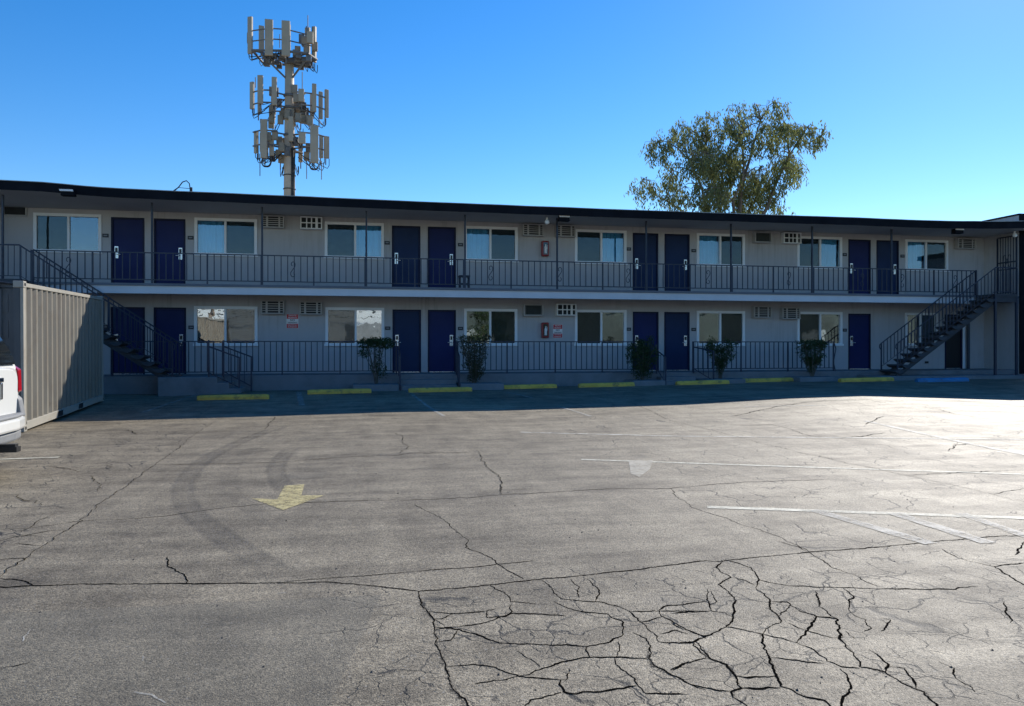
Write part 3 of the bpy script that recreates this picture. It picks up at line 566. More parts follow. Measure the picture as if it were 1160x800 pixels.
# slender posts carrying the roof
for x in (-9.65, -5.84, -2.85, .13, 3.1, 6.01, 8.96, 11.91, 14.86, 17.88):
    p = MB(); p.box(x-.025, x+.025, RY-.025, RY+.025, ZB, ft(x)-.2); bp_(p, 'roof_post', M['rail'])

def window(x0, x1, z0, z1, mode, low):
    """white sliding window; mode: which pane has the insect screen, what stands behind the other"""
    f = MB(); t = .085; y0, y1 = W-.035, W+.07
    f.box(x0, x1, y0, y1, z1-t, z1); f.box(x0, x1, y0, y1, z0, z0+t*.85); f.box(x0-.03, x1+.03, W-.06, W-.036, z0-.02, z0+.055)
    f.box(x0, x0+t, y0, y1, z0+t*.85, z1-t); f.box(x1-t, x1, y0, y1, z0+t*.85, z1-t)
    xm = (x0+x1)/2+(.02 if mode[0] == 'L' else -.02); f.box(xm-.032, xm+.032, y0+.012, y1, z0+t*.85, z1-t)
    fr = bp_(f, 'window', M['white_trim'])
    za, zb = z0+t*.85, z1-t
    sides = {'L': (x0+t, xm-.032), 'R': (xm+.032, x1-t)}
    for s, (a, b) in sides.items():
        scr = mode[0] == s
        gm = MB(); gm.box(a, b, W+.022, W+.027, za, zb)
        bp_(gm, 'glass_pane', M['glass_scr'] if scr else M['glass_low' if low else 'glass_up'], fr)
        if scr:
            s_ = MB(); s_.box(a+.02, b-.02, W+.034, W+.038, za, zb); bp_(s_, 'insect_screen', M['screen_low' if low else 'screen'], fr)
        elif mode[1] != 'n':
            cu = MB(); a2 = a if mode[1] == 'c' else a; n = 46
            for i in range(n):
                u0, u1 = a2+(b-a2)*i/n, a2+(b-a2)*(i+1)/n
                gy_ = lambda u: W+.15+.030*math.sin((u-a)*26+.9*math.sin((u-a)*9))+.012*math.sin((u-a)*61)
                cu.quad((u0, gy_(u0), z0+.02), (u1, gy_(u1), z0+.02), (u1, gy_(u1), z1-.02), (u0, gy_(u0), z1-.02))
            bp_(cu, 'curtain', M['curtain'] if mode[1] == 'c' else M['blind'], fr, recalc=False)
    return fr
for (a, b), md in zip(UWIN, ['Ln','Rc','Lc','Rc','Lc','Rc','Lc','Rc']): window(a, b, *UWZ, md, False)
for (a, b), md in zip(LWIN, ['Rn','Ln','Rn','Ln','Rn','Ln','Rn']): window(a, b, *LWZ, md, True)

def door(x0, x1, z0, z1, lock, m, plain=False):
    f = MB(); t = .05; y0, y1 = W-.012, W+.08
    f.box(x0, x0+t, y0, y1, z0, z1); f.box(x1-t, x1, y0, y1, z0, z1); f.box(x0+t, x1-t, y0, y1, z1-t, z1)
    l = MB(); l.box(x0+t+.003, x1-t-.003, W+.03, W+.07, z0+.025, z1-t-.003)
    d = bp_(l, 'door', m)
    bp_(f, 'door_frame', M['door_frame'], d)
    th = MB(); th.box(x0+t, x1-t, W+.0, W+.08, z0+.002, z0+.022); bp_(th, 'threshold', M['lock'], d)
    if plain: return d
    lx = x0+.145 if lock == 'L' else x1-.145
    zc = z0+1.02
    k = MB(); k.box(lx-.052, lx+.052, W+.006, W+.03, zc-.17, zc+.19)
    k.tube([(lx, W+.01, zc-.05), (lx, W-.04, zc-.05), (lx+(.13 if lock == 'L' else -.13), W-.04, zc-.055)], .013, 8)
    k.box(lx-.03, lx+.03, W-.004, W+.006, zc-.135, zc-.10)
    kb = MB(); kb.box(lx-.034, lx+.034, W-.006, W+.006, zc+.03, zc+.15); 
    bp_(k, 'door_lock', M['lock'], d, bevel=.006); bp_(kb, 'card_reader', M['black'], d)
    return d
dm = ['door','door','door_dim','door','door_dim','door_dim','door','door_dim']
for i, ((a, b), mm) in enumerate(zip(UDOOR, dm)): door(a, b, *UDZ, 'LR'[i % 2], M[mm])
dm = ['door','door','door_dim','door','door','door_dim','door','door_dim']
for i, ((a, b), mm) in enumerate(zip(LDOOR, dm)):
    dd = door(a, b, *LDZ, 'LR'[i % 2] if i < 6 else 'L', M[mm] if i < 7 else M['black'], plain=(i == 7))
    if i == 7: dd['label'] = 'plain dark utility door under the right stairs'
def plate(x, z):
    p = MB(); p.box(x-.085, x+.085, W-.022, W-.001, z-.055, z+.055); o = bp_(p, 'room_number_plate', M['black'], bevel=.004)
    q = MB(); q.box(x-.05, x+.05, W-.0245, W-.0225, z-.012, z+.016); bp_(q, 'plate_strip', M['plate_grey'], o)
for i, (a, b) in enumerate(UDOOR): plate(a-.15 if i % 2 == 0 else b+.15, 4.77)
for i, (a, b) in enumerate(LDOOR[:7]): plate(a-.15 if i % 2 == 0 else b+.15, 2.04)
# white jamb and dark downpipe beside the utility door
j = MB(); j.box(22.05, 22.13, W-.02, W-.002, ZW, 2.66); bp_(j, 'door_jamb', M['white_trim'])
j = MB(); j.tube([(22.25, W-.05, ZW), (22.25, W-.05, 3.0)], .055, 10); bp_(j, 'downpipe', M['rail'])
# barred security gate on the right end wall
gt = MB(); X = XR-.03
gt.box(X-.02, X+.02, 23.10, 23.14, ZB, 5.42); gt.box(X-.02, X+.02, 23.93, 23.97, ZB, 5.42)
for z in (ZB+.08, 4.5, 5.42): gt.box(X-.018, X+.018, 23.14, 23.93, z-.02, z+.02)
for i in range(1, 7): gt.box(X-.009, X+.009, 23.14+i*.113-.009, 23.14+i*.113+.009, ZB+.1, 5.4)
gt.tube([(X, 23.53+.16*math.cos(a), 4.55+.22*math.sin(2*a)) for a in [k*2*PI/24 for k in range(25)]], .009, 5)
o = bp_(gt, 'security_gate', M['rail']); o['label'] = 'dark barred gate with scrolls at the balcony end'
# small vents low on the wall by the right stairs
for x, z in ((20.1, 1.02), (20.5, .86)):
    v = MB(); v.box(x-.07, x+.07, W-.03, W-.002, z-.04, z+.04); bp_(v, 'wall_outlet', M['black'])

# ------------------------------------------------------------------ walkway, steps, planter pads
wk = MB(); wk.box(XL, XR, RY, W-.003, -.1, ZW); tag(wk.build('walkway', M['concrete'], bevel=.012), 'raised concrete walkway along the ground floor', kind='structure')
pd = MB(); pd.box(16.55, 23.6, 21.95, RY-.003, -.1, .475); tag(pd.build('stair_pad', M['concrete'], bevel=.015), 'concrete pad under the right stairs', kind='structure')
def steps(label, x0, x1, y0, levels, side=None):
    s = MB()
    if side is None:
        n = len(levels); d = (RY-.003-y0)/n
        pts = [(y0, -.1)]
        for i, z in enumerate(levels): pts += [(y0+i*d, z), (y0+(i+1)*d, z)]
        pts.append((RY-.003, -.1)); s.prism(pts, 'x', x0, x1)
    else:
        pts = [(x0, -.1), (x0, ZW-.002), (side, ZW-.002)]; n = len(levels); d = (x1-side)/n; x = side
        for z in levels: pts += [(x, z), (x+d, z)]; x += d
        pts.append((x1, -.1)); s.prism(pts, 'y', y0, RY-.003)
    return tag(s.build('concrete_steps', M['concrete'], bevel=.012), label, 'steps', 'concrete steps up to the walkway')
steps('concrete platform with side steps at the foot of the left stairs', -5.44, -3.30, 22.1, [.46, .30], side=-3.92)
steps('concrete steps below the two doors between the bare-stemmed and the cone-shaped shrub', 1.12, 2.78, 22.35, [.32, .47])
steps('concrete steps below the door beside the round dense shrub', 9.32, 10.5, 22.35, [.36, .49])
for x0, x1, h in ((-.25, 1.05, .36), (2.85, 4.15, .36), (8.2, 9.25, .40), (10.62, 11.95, .42), (13.85, 15.35, .46)):
    p = MB(); p.box(x0, x1, 22.2, RY-.004, -.1, h); tag(p.build('planter_pad', M['concrete'], bevel=.015), 'low concrete planter pad', kind='structure')

# ------------------------------------------------------------------ railings
def scroll(mb, x, y, z, h=.62, r=.011):
    P = []
    for k in range(15):
        a = -PI*.3+k*PI*1.75/14; rr = .085*(1-.045*k)
        P.append((x-.01+rr*math.cos(a)*.9, y, z+h*.73+rr*1.25*math.sin(a)))
    P = P[::-1]
    Q = [(x-.01+(x-p[0])*1, y, 2*z+h-p[2]) for p in P][::-1]
    mb.tube(P+Q, r, 6)
def railing(root, xs_, y, zf, h=.90, gap=.185, scrolls=(), bars_from=.09):
    """posts at xs_, between them one panel each"""
    tr = MB(); tr.box(xs_[0]-.02, xs_[-1]+.02, y-.02, y+.02, zf+h-.03, zf+h); tr.build('top_rail', M['rail'], root)
    for x in xs_:
        p = MB(); p.box(x-.02, x+.02, y-.019, y+.019, zf-.05, zf+h-.031); p.build('rail_post', M['rail'], root)
    for a, b in zip(xs_, xs_[1:]):
        p = MB(); p.box(a+.021, b-.021, y-.012, y+.012, zf+bars_from, zf+bars_from+.028)
        n = max(2, round((b-a)/gap))
        for i in range(1, n):
            x = a+(b-a)*i/n; p.box(x-.0125, x+.0125, y-.0105, y+.0105, zf+bars_from+.029, zf+h-.031)
        p.build('baluster_panel', M['rail'], root)
    for x in scrolls:
        s = MB(); scroll(s, x, y-.015, zf+.16); s.build('scroll', M['rail'], root)
def xr(a, b, n): return [a+(b-a)*i/n for i in range(n+1)]
r1 = empty('balcony_railing', (0,0,0), 0, 'long dark iron balcony railing with scroll ornaments along the upper floor', 'railing')
railing(r1, xr(-8.94,-5.84,2)+xr(-5.84,17.88,16)[1:]+xr(17.88,21.23,2)[1:], RY, ZB, .88, scrolls=[-8.0,-1.98,3.9,6.1,8.35,11.1,14.0,16.75,18.3,20.4])
for x0, x1, lab in ((-6.9, -4.2, 'short dark iron railing at the walkway edge behind the left concrete platform'), (-3.95, 1.02, 'dark iron railing on the walkway edge left of the bare-stemmed shrub'),
                    (2.88, 9.05, 'long dark iron railing on the walkway edge between the cone-shaped and round shrubs'), (10.6, 15.7, 'dark iron railing on the walkway edge left of the last ground-floor door')):
    r = empty('walkway_railing', (0,0,0), 0, lab, 'railing', 'iron railings on the ground floor walkway')
    railing(r, xr(x0, x1, max(1, round((x1-x0)/1.5))), RY+.06, ZW, 1.0, .17)
    if x1 == 15.7:
        s = MB(); s.tube([(x1+.02, RY+.06, ZW+.98), (x1+.09, RY+.06, ZW+.75), (x1+.0, RY+.06, ZW+.3), (x1+.06, RY+.02, ZW-.06)], .016, 6); s.build('curved_end', M['rail'], r)
def handrail(lab, top, bot, bars=3):
    """sloping hand rail from a tall post down to a short one, with balusters"""
    r = empty('step_handrail', (0,0,0), 0, lab, 'handrail', 'handrails beside the concrete steps')
    (x0,y0,z0,f0), (x1,y1,z1,f1) = top, bot
    t = MB(); t.tube([(x0,y0,z0-.18),(x1,y1,z1)], .02, 6); t.build('top_rail', M['rail'], r)
    t = MB(); t.tube([(x0,y0,f0+.12),(x1,y1,f1+.12)], .013, 6); t.build('bottom_rail', M['rail'], r)
    for (x, y, a, b) in ((x0,y0,f0,z0),(x1,y1,f1,z1+.015)):
        p = MB(); p.box(x-.02,x+.02,y-.02,y+.02,a-.04,b); p.build('rail_post', M['rail'], r)
    for i in range(1, bars+1):
        u = i/(bars+1); q = lambda a, b: a+(b-a)*u
        p = MB(); p.box(q(x0,x1)-.008,q(x0,x1)+.008,q(y0,y1)-.008,q(y0,y1)+.008,q(f0,f1)+.12,q(z0-.18,z1)); p.build('baluster', M['rail'], r)
handrail('near sloping handrail on the left concrete platform steps', (-4.14,22.14,ZW+1.02,ZW), (-3.34,22.14,1.15,.2))
handrail('far sloping handrail on the left concrete platform steps', (-3.90,23.02,ZW+1.02,ZW), (-3.14,23.02,1.16,.19))
handrail('handrail on the left of the steps below the two middle doors', (1.09,23.02,ZW+1.0,ZW), (1.09,22.28,1.18,.18))
handrail('handrail on the right of the steps below the two middle doors', (2.82,23.02,ZW+1.0,ZW), (2.82,22.28,1.18,.18))
handrail('handrail between the round dense shrub and a ground-floor door', (9.28,23.02,ZW+.9,ZW), (9.28,22.28,1.12,.22))
handrail('handrail left of the loose leafy shrub beside a ground-floor door', (10.55,23.02,ZW+1.0,ZW), (10.9,22.3,1.30,.25))

# ------------------------------------------------------------------ staircases
def staircase(label, s):
    """s=+1: rises to the right from x=17.4; s=-1: its mirror image about the middle of the building"""
    root = empty('staircase', ((17.4 if s > 0 else -5.06), 22.65, .475), 0, label, 'staircase', 'outside staircases up to the balcony')
    def A(mb, name, m, **kw):
        mb.v = [((17.4 if s > 0 else -5.06)*0+s*p[0], p[1]-22.65, p[2]-.475) for p in mb.v]
        if s < 0: mb.f = [f[::-1] for f in mb.f]
        return mb.build(name, m, root, **kw)
    n, run, z0 = 14, .272, .475; rise = (ZB-z0)/15
    y0, y1 = NY+.02, RY-.08
    for i in range(n):
        t = MB(); x = i*run; z = z0+rise*(i+1)
        t.prism([(x-.05, z-.045), (x-.05, z), (x+run+.01, z), (x+run+.01, z-.05), (x+run*.5, z-.12), (x+.04, z-.10)], 'y', y0, y1)
        A(t, 'tread', M['tread'], bevel=.006)
    for y in (y0+.10, y1-.14):
        t = MB(); L = n*run
        t.prism([(.02, z0), (.22, z0), (L+.12, ZB-.30), (L+.12, ZB-.08), (L-.02, ZB-.10)], 'y', y, y+.05); A(t, 'stringer', M['tread'])
    t = MB(); L = n*run; t.box(L, L+.90, y0, y1, ZB-.10, ZB); t.box(L+.02, L+.88, y0+.02, y0+.08, ZB-.28, ZB-.101); t.box(L+.35, L+.88, y0+.2, y0+.6, ZB-.28, ZB-.101); A(t, 'landing', M['tread'])
    for x in (L+.03, L+.88):
        t = MB(); t.box(x-.035, x+.035, y0+.0, y0+.07, z0, ZB-.105); A(t, 'landing_post', M['rail'])
    for k, y in enumerate((y0+.015, y1+.02)):
        tr, bars = MB(), MB(); h = .90
        a, b = (.04, y, z0+rise+h), (L, y, ZB+h-.02)
        pts = [(a[0]-.03, y, a[2]-.20), (a[0]-.07, y, a[2]-.14), (a[0]-.06, y, a[2]-.05), a, b]
        if k == 0: pts += [(L+.03, y, ZB+h), (L+.88, y, ZB+h)]
        tr.tube(pts, .02, 6); A(tr, 'handrail', M['rail'])
        for x in (.04, L*.5, L) if k else (.04, L*.5, L, L+.88):
            p = MB(); z = z0+rise+(min(x, L)/L)*(ZB-z0-rise); p.box(x-.018, x+.018, y-.018, y+.018, z-.05, z+h-.02); A(p, 'rail_post', M['rail'])
        lo = MB(); lo.tube([(.04, y, z0+rise+.10), (L, y, ZB+.08)], .010, 5)
        for i in range(1, 2*n):
            x = i*run/2
            if i % 2 == 0 and k == 0 and i % 4 == 0: pass
            z = z0+rise+(x/L)*(ZB-z0-rise); lo.box(x-.010, x+.010, y-.010, y+.010, z+.10, z+h-.01)
        if k == 0:
            lo.box(L, L+.88, y-.009, y+.009, ZB+.07, ZB+.09)
            for i in range(1, 6): x = L+.88*i/6; lo.box(x-.008, x+.008, y-.008, y+.008, ZB+.09, ZB+h)
        A(lo, 'baluster_panel', M['rail'])
    t = MB(); x = L+.88; t.tube([(x, y0+.035, ZB+.89), (x, y1+.05, ZB+.89)], .018, 6); t.box(x-.009, x+.009, y0+.035, y1+.05, ZB+.07, ZB+.09)
    for i in range(1, 6):
        y = y0+.035+(y1-y0)*i/6; t.box(x-.008, x+.008, y-.008, y+.008, ZB+.09, ZB+.88)
    A(t, 'landing_rail', M['rail'])
    return root
staircase('dark open-tread outside staircase rising to the right end of the balcony', 1)
staircase('dark open-tread outside staircase behind the shipping container', -1)

# ------------------------------------------------------------------ air conditioners
def ac(x0, x1, z0, z1, kind, label):
    root = empty('air_conditioner', ((x0+x1)/2, W, (z0+z1)/2), 0, label, 'air conditioner', 'wall air conditioners on the motel front')
    w_, h_ = (x1-x0)/2, (z1-z0)/2; d = .22 if kind != 'void' else .05
    c = MB(); t = .035
    c.box(-w_, w_, -d, -.002, h_-t, h_); c.box(-w_, w_, -d-.02, -.002, -h_, -h_+t); c.box(-w_, -w_+t, -d, -.002, -h_+t, h_-t); c.box(w_-t, w_, -d, -.002, -h_+t, h_-t)
    c.build('casing', M['ac_white'] if kind == 'grid' else M['ac_paint'], root, bevel=.005)
    b = MB(); b.box(-w_+t, w_-t, -d+.06, -.003, -h_+t, h_-t); b.build('coil', M['ac_dark'] if kind != 'panel' else M['cladding'], root)
    if kind == 'void': return
    g_ = MB(); a, e = -w_+t, w_-t
    if kind == 'louver':
        for i in range(1, 5):
            z = -h_+t+(2*h_-2*t)*i/5; g_.box(a, e, -d+.012, -d+.03, z-.011, z+.011)
        g_.box(a+(e-a)*.22-.03, a+(e-a)*.22+.03, -d+.005, -d+.0115, -h_+t, h_-t)
        g_.box(a+(e-a)*.82-.025, a+(e-a)*.82+.025, -d+.005, -d+.0115, -h_+t, h_-t)
        g_.build('grille', M['ac_paint'], root)
    elif kind == 'grid':
        g_.box(a, e, -d+.012, -d+.03, -.016, .016)
        for u in (.27, .52, .78): g_.box(a+(e-a)*u-.018-(.02 if u > .7 else 0), a+(e-a)*u+.018+(.02 if u > .7 else 0), -d+.002, -d+.0115, -h_+t, h_-t)
        g_.build('grille', M['ac_white'], root)
    elif kind == 'panel':
        g_.box(a+.05, e-.05, -d+.02, -d+.059, -h_+t+.02, h_-t-.02); g_.build('front_panel', M['screen_low'], root)
ac(-10.26,-9.63,5.27,5.64,'void','dark empty air conditioner opening at the left end of the upper floor')
ac(-3.03,-2.36,5.12,5.50,'louver','grey louvered air conditioner beside the second upper window from the left')
ac(-1.88,-1.22,5.11,5.50,'grid','bright white barred air conditioner left of the third upper window')
ac(5.19,5.89,5.10,5.49,'louver','grey louvered air conditioner up left of the upper extinguisher cabinet')
ac(6.31,6.98,5.10,5.49,'louver','grey louvered air conditioner up right of the upper extinguisher cabinet')
ac(13.48,14.13,5.09,5.47,'panel','plain fronted air conditioner on the upper floor above the loose leafy shrub')
ac(14.59,15.27,5.09,5.48,'grid','bright white barred air conditioner on the right half of the upper floor')
ac(21.67,22.45,5.08,5.46,'louver','grey louvered air conditioner in the upper right corner near the barred gate')
ac(-3.05,-2.36,2.46,2.88,'louver','grey louvered air conditioner above and left of the large red warning sign')
ac(-1.90,-1.23,2.45,2.86,'louver','dark slatted air conditioner above and right of the large red warning sign')
ac(5.22,5.88,2.46,2.85,'panel','pale framed air conditioner with dark front above the lower extinguisher cabinet')
ac(6.34,7.01,2.48,2.87,'grid','white barred air conditioner above the small no trespassing sign')
ac(13.45,14.13,2.46,2.86,'louver','left of two grey louvered air conditioners between the last two lower windows')
ac(14.54,15.23,2.42,2.83,'louver','right of two grey louvered air conditioners between the last two lower windows')

# ------------------------------------------------------------------ signs, extinguishers, lights, stool
def sign(x0, x1, z0, z1, label):
    r = empty('warning_sign', ((x0+x1)/2, W-.003, (z0+z1)/2), 0, label, 'sign')
    w_, h_ = (x1-x0)/2, (z1-z0)/2
    p = MB(); p.box(-w_, w_, -.006, 0, -h_, h_); p.build('panel', M['signwhite'], r, bevel=.002)
    p = MB(); p.box(-w_+.008, w_-.008, -.009, -.0065, h_*.33, h_-.008); p.build('red_band', M['signred'], r)
    p = MB(); p.box(-w_+.008, w_-.008, -.009, -.0065, -h_+.008, -h_*.36); p.build('red_band', M['signred'], r)
    k = w_/.17
    text_mesh('lettering', 'PRIVATE', .058*k, M['signwhite'], r, (0,-.0105,h_*.78), bold=.001)
    text_mesh('lettering', 'PROPERTY', .052*k, M['signwhite'], r, (0,-.0105,h_*.48), bold=.001)
    text_mesh('lettering', 'NO', .085*k, M['black'], r, (0,-.0085,h_*.14), bold=.001)
    text_mesh('lettering', 'TRESPASSING', .046*k, M['black'], r, (0,-.0085,-h_*.2), bold=.001)
    text_mesh('lettering', 'VIOLATORS WILL', .033*k, M['signwhite'], r, (0,-.0105,-h_*.54), bold=.001)
    text_mesh('lettering', 'BE PROSECUTED', .033*k, M['signwhite'], r, (0,-.0105,-h_*.8), bold=.001)
sign(-2.31,-1.95,2.02,2.47,'red and white private property warning sign below two slatted air conditioners')
sign(6.26,6.58,1.74,2.19,'small red and white no trespassing sign right of the lower extinguisher cabinet')
def extinguisher(x, z, label):
    r = empty('extinguisher_cabinet', (x, W-.002, z), 0, label, 'extinguisher cabinet', 'red fire extinguisher cabinets')
    c = MB(); c.box(-.12,.12,-.16,0,-.255,.255); c.build('cabinet', M['red'], r, bevel=.03)
    p = MB(); p.box(-.075,.075,-.165,-.161,-.20,.20); p.build('window', M['carglass'], r)
    b = MB(); b.tube([(0,-.172,-.17),(0,-.172,.04),(0,-.172,.09),(0,-.172,.13)],[.045,.045,.02,.02],10); b.tube([(0,-.172,.12),(.05,-.175,.10),(.05,-.175,-.02)],.008,5); b.build('cylinder_picture', M['signwhite'], r)
extinguisher(5.965, 4.70, 'red fire extinguisher cabinet on the upper floor wall')
extinguisher(5.965, 1.995, 'red fire extinguisher cabinet on the ground floor wall beside the small sign')
def floodlight(x, y, z, label, lit=True):
    r = empty('floodlight', (x, y, z), 0, label, 'light fixture')
    b = MB(); b.prism([(-.17,-.09),(-.15,.09),(.15,.09),(.17,-.09)], 'y', -.1, .1); b.build('housing', M['fascia'], r, bevel=.01)
    b = MB(); b.prism([(-.17,.02),(-.19,.07),(.14,.07),(.16,.02)], 'y', -.135, -.101); b.build('lens', M['signwhite'], r)
floodlight(-7.75, EY-.03, 5.60, 'black floodlight with pale lens on the left end of the eave')
floodlight(6.1, EY+.22, 5.40, 'dark floodlight under the eave above the upper extinguisher cabinet')
floodlight(20.1, EY+.25, 5.42, 'grey floodlight under the right end of the eave')
def camera_dome(x, y, z, label):
    r = empty('security_camera', (x, y, z), 0, label, 'security camera')
    b = MB(); b.tube([(0,0,.12),(0,0,.03)], .035, 8); b.build('bracket', M['ac_white'], r)
    b = MB(); b.tube([(0,.02,.05),(0,-.0,.0),(0,-.03,-.06),(0,-.04,-.09)], [.05,.075,.07,.03], 10); b.build('body', M['ac_white'], r, smooth=True)
camera_dome(5.62, EY+.45, 5.33, 'small white security camera under the eave left of the dark floodlight')
camera_dome(22.75, 23.0, 5.42, 'small white security camera high in the right end corner')
r = empty('stool', (3.12, RY+.35, ZB), 0, 'small dark stool behind the balcony railing', 'stool')
b = MB(); b.box(-.17,.17,-.15,.15,.36,.41); b.build('seat', M['rail'], r)
b = MB(); b.box(-.15,.15,-.13,.13,.12,.17); b.build('shelf', M['rail'], r)
for sx in (-1,1):
    for sy in (-1,1):
        b = MB(); b.box(sx*.14-.02,sx*.14+.02,sy*.12-.02,sy*.12+.02,0,.359); b.build('leg', M['rail'], r)
c = MB(); c.tube([(-5.95,26,5.7),(-5.9,26,6.45),(-5.77,26,6.58),(-5.66,26,6.74),(-5.54,26,6.79),(-5.45,26,6.70),(-5.42,26,6.45)], .018, 6)
c.tube([(-6.05,26,5.7),(-5.98,26,6.42),(-5.8,26,6.56),(-5.42,26,6.54)], .010, 5); c.box(-5.44,-5.36,25.97,26.03,6.42,6.58)
tag(c.build('roof_cable', M['cable']), 'looped black cable standing on the roof edge near the tower', 'cable')

# ------------------------------------------------------------------ wheel stops
def wheel_stop(x0, x1, ya, yb, m, label):
    xm, ym = (x0+x1)/2, (ya+yb)/2; L = math.hypot(x1-x0, yb-ya)/2
    b = MB()
    prof = [(-.085,0),(-.085,.07),(-.05,.125),(.05,.125),(.085,.07),(.085,0)]
    st = [(-L,.86),(-L+.09,1)] + [(-L+.09+(2*L-.18)*i/10, 1) for i in range(1,10)] + [(L-.09,1),(L,.86)]
    n = len(prof)
    for x, s in st:
        for (y, z) in prof: b.v.append((x, y, z*(s if abs(x) > L-.05 else 1)+(.004*mnoise.noise(Vector((x*3, y*9, xm))))))
    for i in range(len(st)-1):
        for k in range(n-1): b.f.append([i*n+k, (i+1)*n+k, (i+1)*n+k+1, i*n+k+1]); b.mi.append(0)
    b.f.append(list(range(n))); b.f.append([(len(st)-1)*n+k for k in range(n)][::-1]); b.mi += [0,0]
    o = b.build('wheel_stop', m, bevel=.01)
    za, zb = gz(x0, ya), gz(x1, yb)
    o.location = (xm, ym, (za+zb)/2+.0); o.rotation_euler = (0, -math.atan2(zb-za, x1-x0), math.atan2(yb-ya, x1-x0))
    tag(o, label, 'wheel stop', 'concrete wheel stops along the walkway')
ST = [(-4.06,-2.32,20.29,20.17),(-1.45,.25,21.25,21.45),(1.28,3.10,21.42,21.70),(4.05,5.80,22.50,22.36),(6.46,8.22,22.25,22.2),(9.58,11.33,22.15,22.15),(12.0,13.85,22.6,22.65),(14.95,16.95,21.74,21.85),(17.32,19.17,21.22,21.19)]
SL = ['yellow wheel stop nearest the left concrete platform','yellow wheel stop between the left platform and the bare-stemmed shrub','yellow wheel stop in front of the steps of the two middle doors','yellow wheel stop just right of the cone-shaped shrub','yellow wheel stop left of the round dense shrub','yellow wheel stop in front of the loose leafy shrub','yellow wheel stop in front of the rightmost ground-floor railing','yellow wheel stop below the last navy ground-floor door','blue wheel stop below the right staircase']
for (a, b, c, d), lab in zip(ST, SL): wheel_stop(a, b, c, d, M['bluepaint'] if 'blue' == lab[:4] else M['yellow'], lab)

# ------------------------------------------------------------------ shrubs
def leafcloud(mb, c, rad, n, ls, rng, droop=.3, dirn=None, aspect=2.2):
    for _ in range(n):
        while True:
            p = Vector((rng.uniform(-1,1), rng.uniform(-1,1), rng.uniform(-1,1)))
            if p.length <= 1: break
        p = Vector((c[0]+p.x*rad[0], c[1]+p.y*rad[1], c[2]+p.z*rad[2]))
        d = Vector((rng.gauss(0,1), rng.gauss(0,1), rng.gauss(0,1)-droop*2)).normalized()
        s = d.cross(Vector((rng.gauss(0,1), rng.gauss(0,1), rng.gauss(0,1))))
        if s.length < .01: continue
        s.normalize(); l = ls*rng.uniform(.6,1.3); w_ = l/aspect/2
        m_ = p+d*l*.5
        mb.add([p, m_+s*w_, p+d*l, m_-s*w_], [(0,1,2,3)])
def shrub(x, y, z, h, wtop, kind, label, lm):
    rng = random.Random(int(x*100)); root = empty('shrub', (x, y, z), 0, label, 'shrub', 'shrubs along the walkway')
    st, fo = MB(), MB()
    tips = []
    ns = 9 if kind != 'round' else 7
    for i in range(ns):
        a = 2*PI*i/ns+rng.uniform(-.3,.3); rr = wtop/2*rng.uniform(.35,.95)
        b0 = Vector((rng.uniform(-.05,.05), rng.uniform(-.04,.04), -.02)); e = Vector((math.cos(a)*rr, math.sin(a)*rr*.55, h*rng.uniform(.7,.95)))
        mid = b0.lerp(e, .5)+Vector((0,0,h*.06))+Vector((rng.uniform(-.05,.05),0,0)); tips.append((b0, mid, e))
        st.tube([b0, mid, e], [.017,.012,.006], 5)
        for _ in range(3):
            t = rng.uniform(.35,.9); p = b0.lerp(e, t); q = p+Vector((rng.uniform(-.2,.2), rng.uniform(-.12,.12), rng.uniform(.05,.25)))
            st.tube([p, q], [.008,.004], 4); tips.append((p, p.lerp(q,.5), q))
    st.build('stems', M['stem'], root)
    if kind == 'bare':        # flat clipped top on bare stems, small loose clump low on the right
        for cx, w_ in ((-.30,.30),(-.1,.22),(.32,.30),(.12,.2)): leafcloud(fo, (cx*wtop/1.1, 0, h*.86), (w_*.75, .26, .17), 420, .065, rng)
        leafcloud(fo, (-.32*wtop/1.1,0,h*.66),(.22,.2,.16),260,.06,rng); leafcloud(fo, (.05,0,h*.62),(.12,.15,.2),110,.06,rng)
        leafcloud(fo, (.06,0,h*.36),(.26,.2,.24),330,.06,rng); leafcloud(fo, (.12,0,h*.2),(.2,.15,.14),120,.05,rng)
    elif kind == 'cone':      # dense, wide at the top, narrowing to the ground
        for k in range(16):
            u = k/15; leafcloud(fo, (rng.uniform(-.08,.08),0,h*(.12+.82*u)), (wtop*(.20+.30*u), .12+.2*u, .13), 210, .06, rng)
        leafcloud(fo, (-.33,0,h*.95),(.15,.15,.1),120,.06,rng); leafcloud(fo, (.38,0,h*.98),(.15,.15,.1),130,.06,rng)
    elif kind == 'round':
        leafcloud(fo, (0,0,h*.6),(wtop*.48,.38,h*.40),2600,.065,rng); leafcloud(fo,(.0,0,h*.25),(wtop*.34,.28,h*.25),900,.06,rng)
        for k in range(10): leafcloud(fo,(rng.uniform(-.4,.4)*wtop,0,h*rng.uniform(.55,1.0)),(.14,.12,.14),120,.06,rng)
    else:                     # loose vase
        for p0, mid, e in tips: leafcloud(fo, e, (.13,.13,.13), 42, .065, rng); leafcloud(fo, mid, (.10,.10,.12), 22, .06, rng)
        for k in range(8): u = k/7; leafcloud(fo, (rng.uniform(-.05,.05),0,h*(.2+.65*u)), (wtop*(.12+.26*u),.1+.15*u,.12), 95 if kind == 'loose' else 150, .06, rng)
        if kind == 'vase': leafcloud(fo, (0,0,h*.9), (wtop*.5,.25,.12), 420, .065, rng)
    fo.build('foliage', M[lm], root, recalc=False)
shrub(.42, 22.65, .35, 1.42, 1.15, 'bare', 'flat-topped shrub with bare forked stems', 'leaf')
shrub(3.32, 22.65, .35, 1.42, 1.08, 'cone', 'dense cone-shaped shrub narrowing to the ground, right of the middle steps', 'leaf_dry')
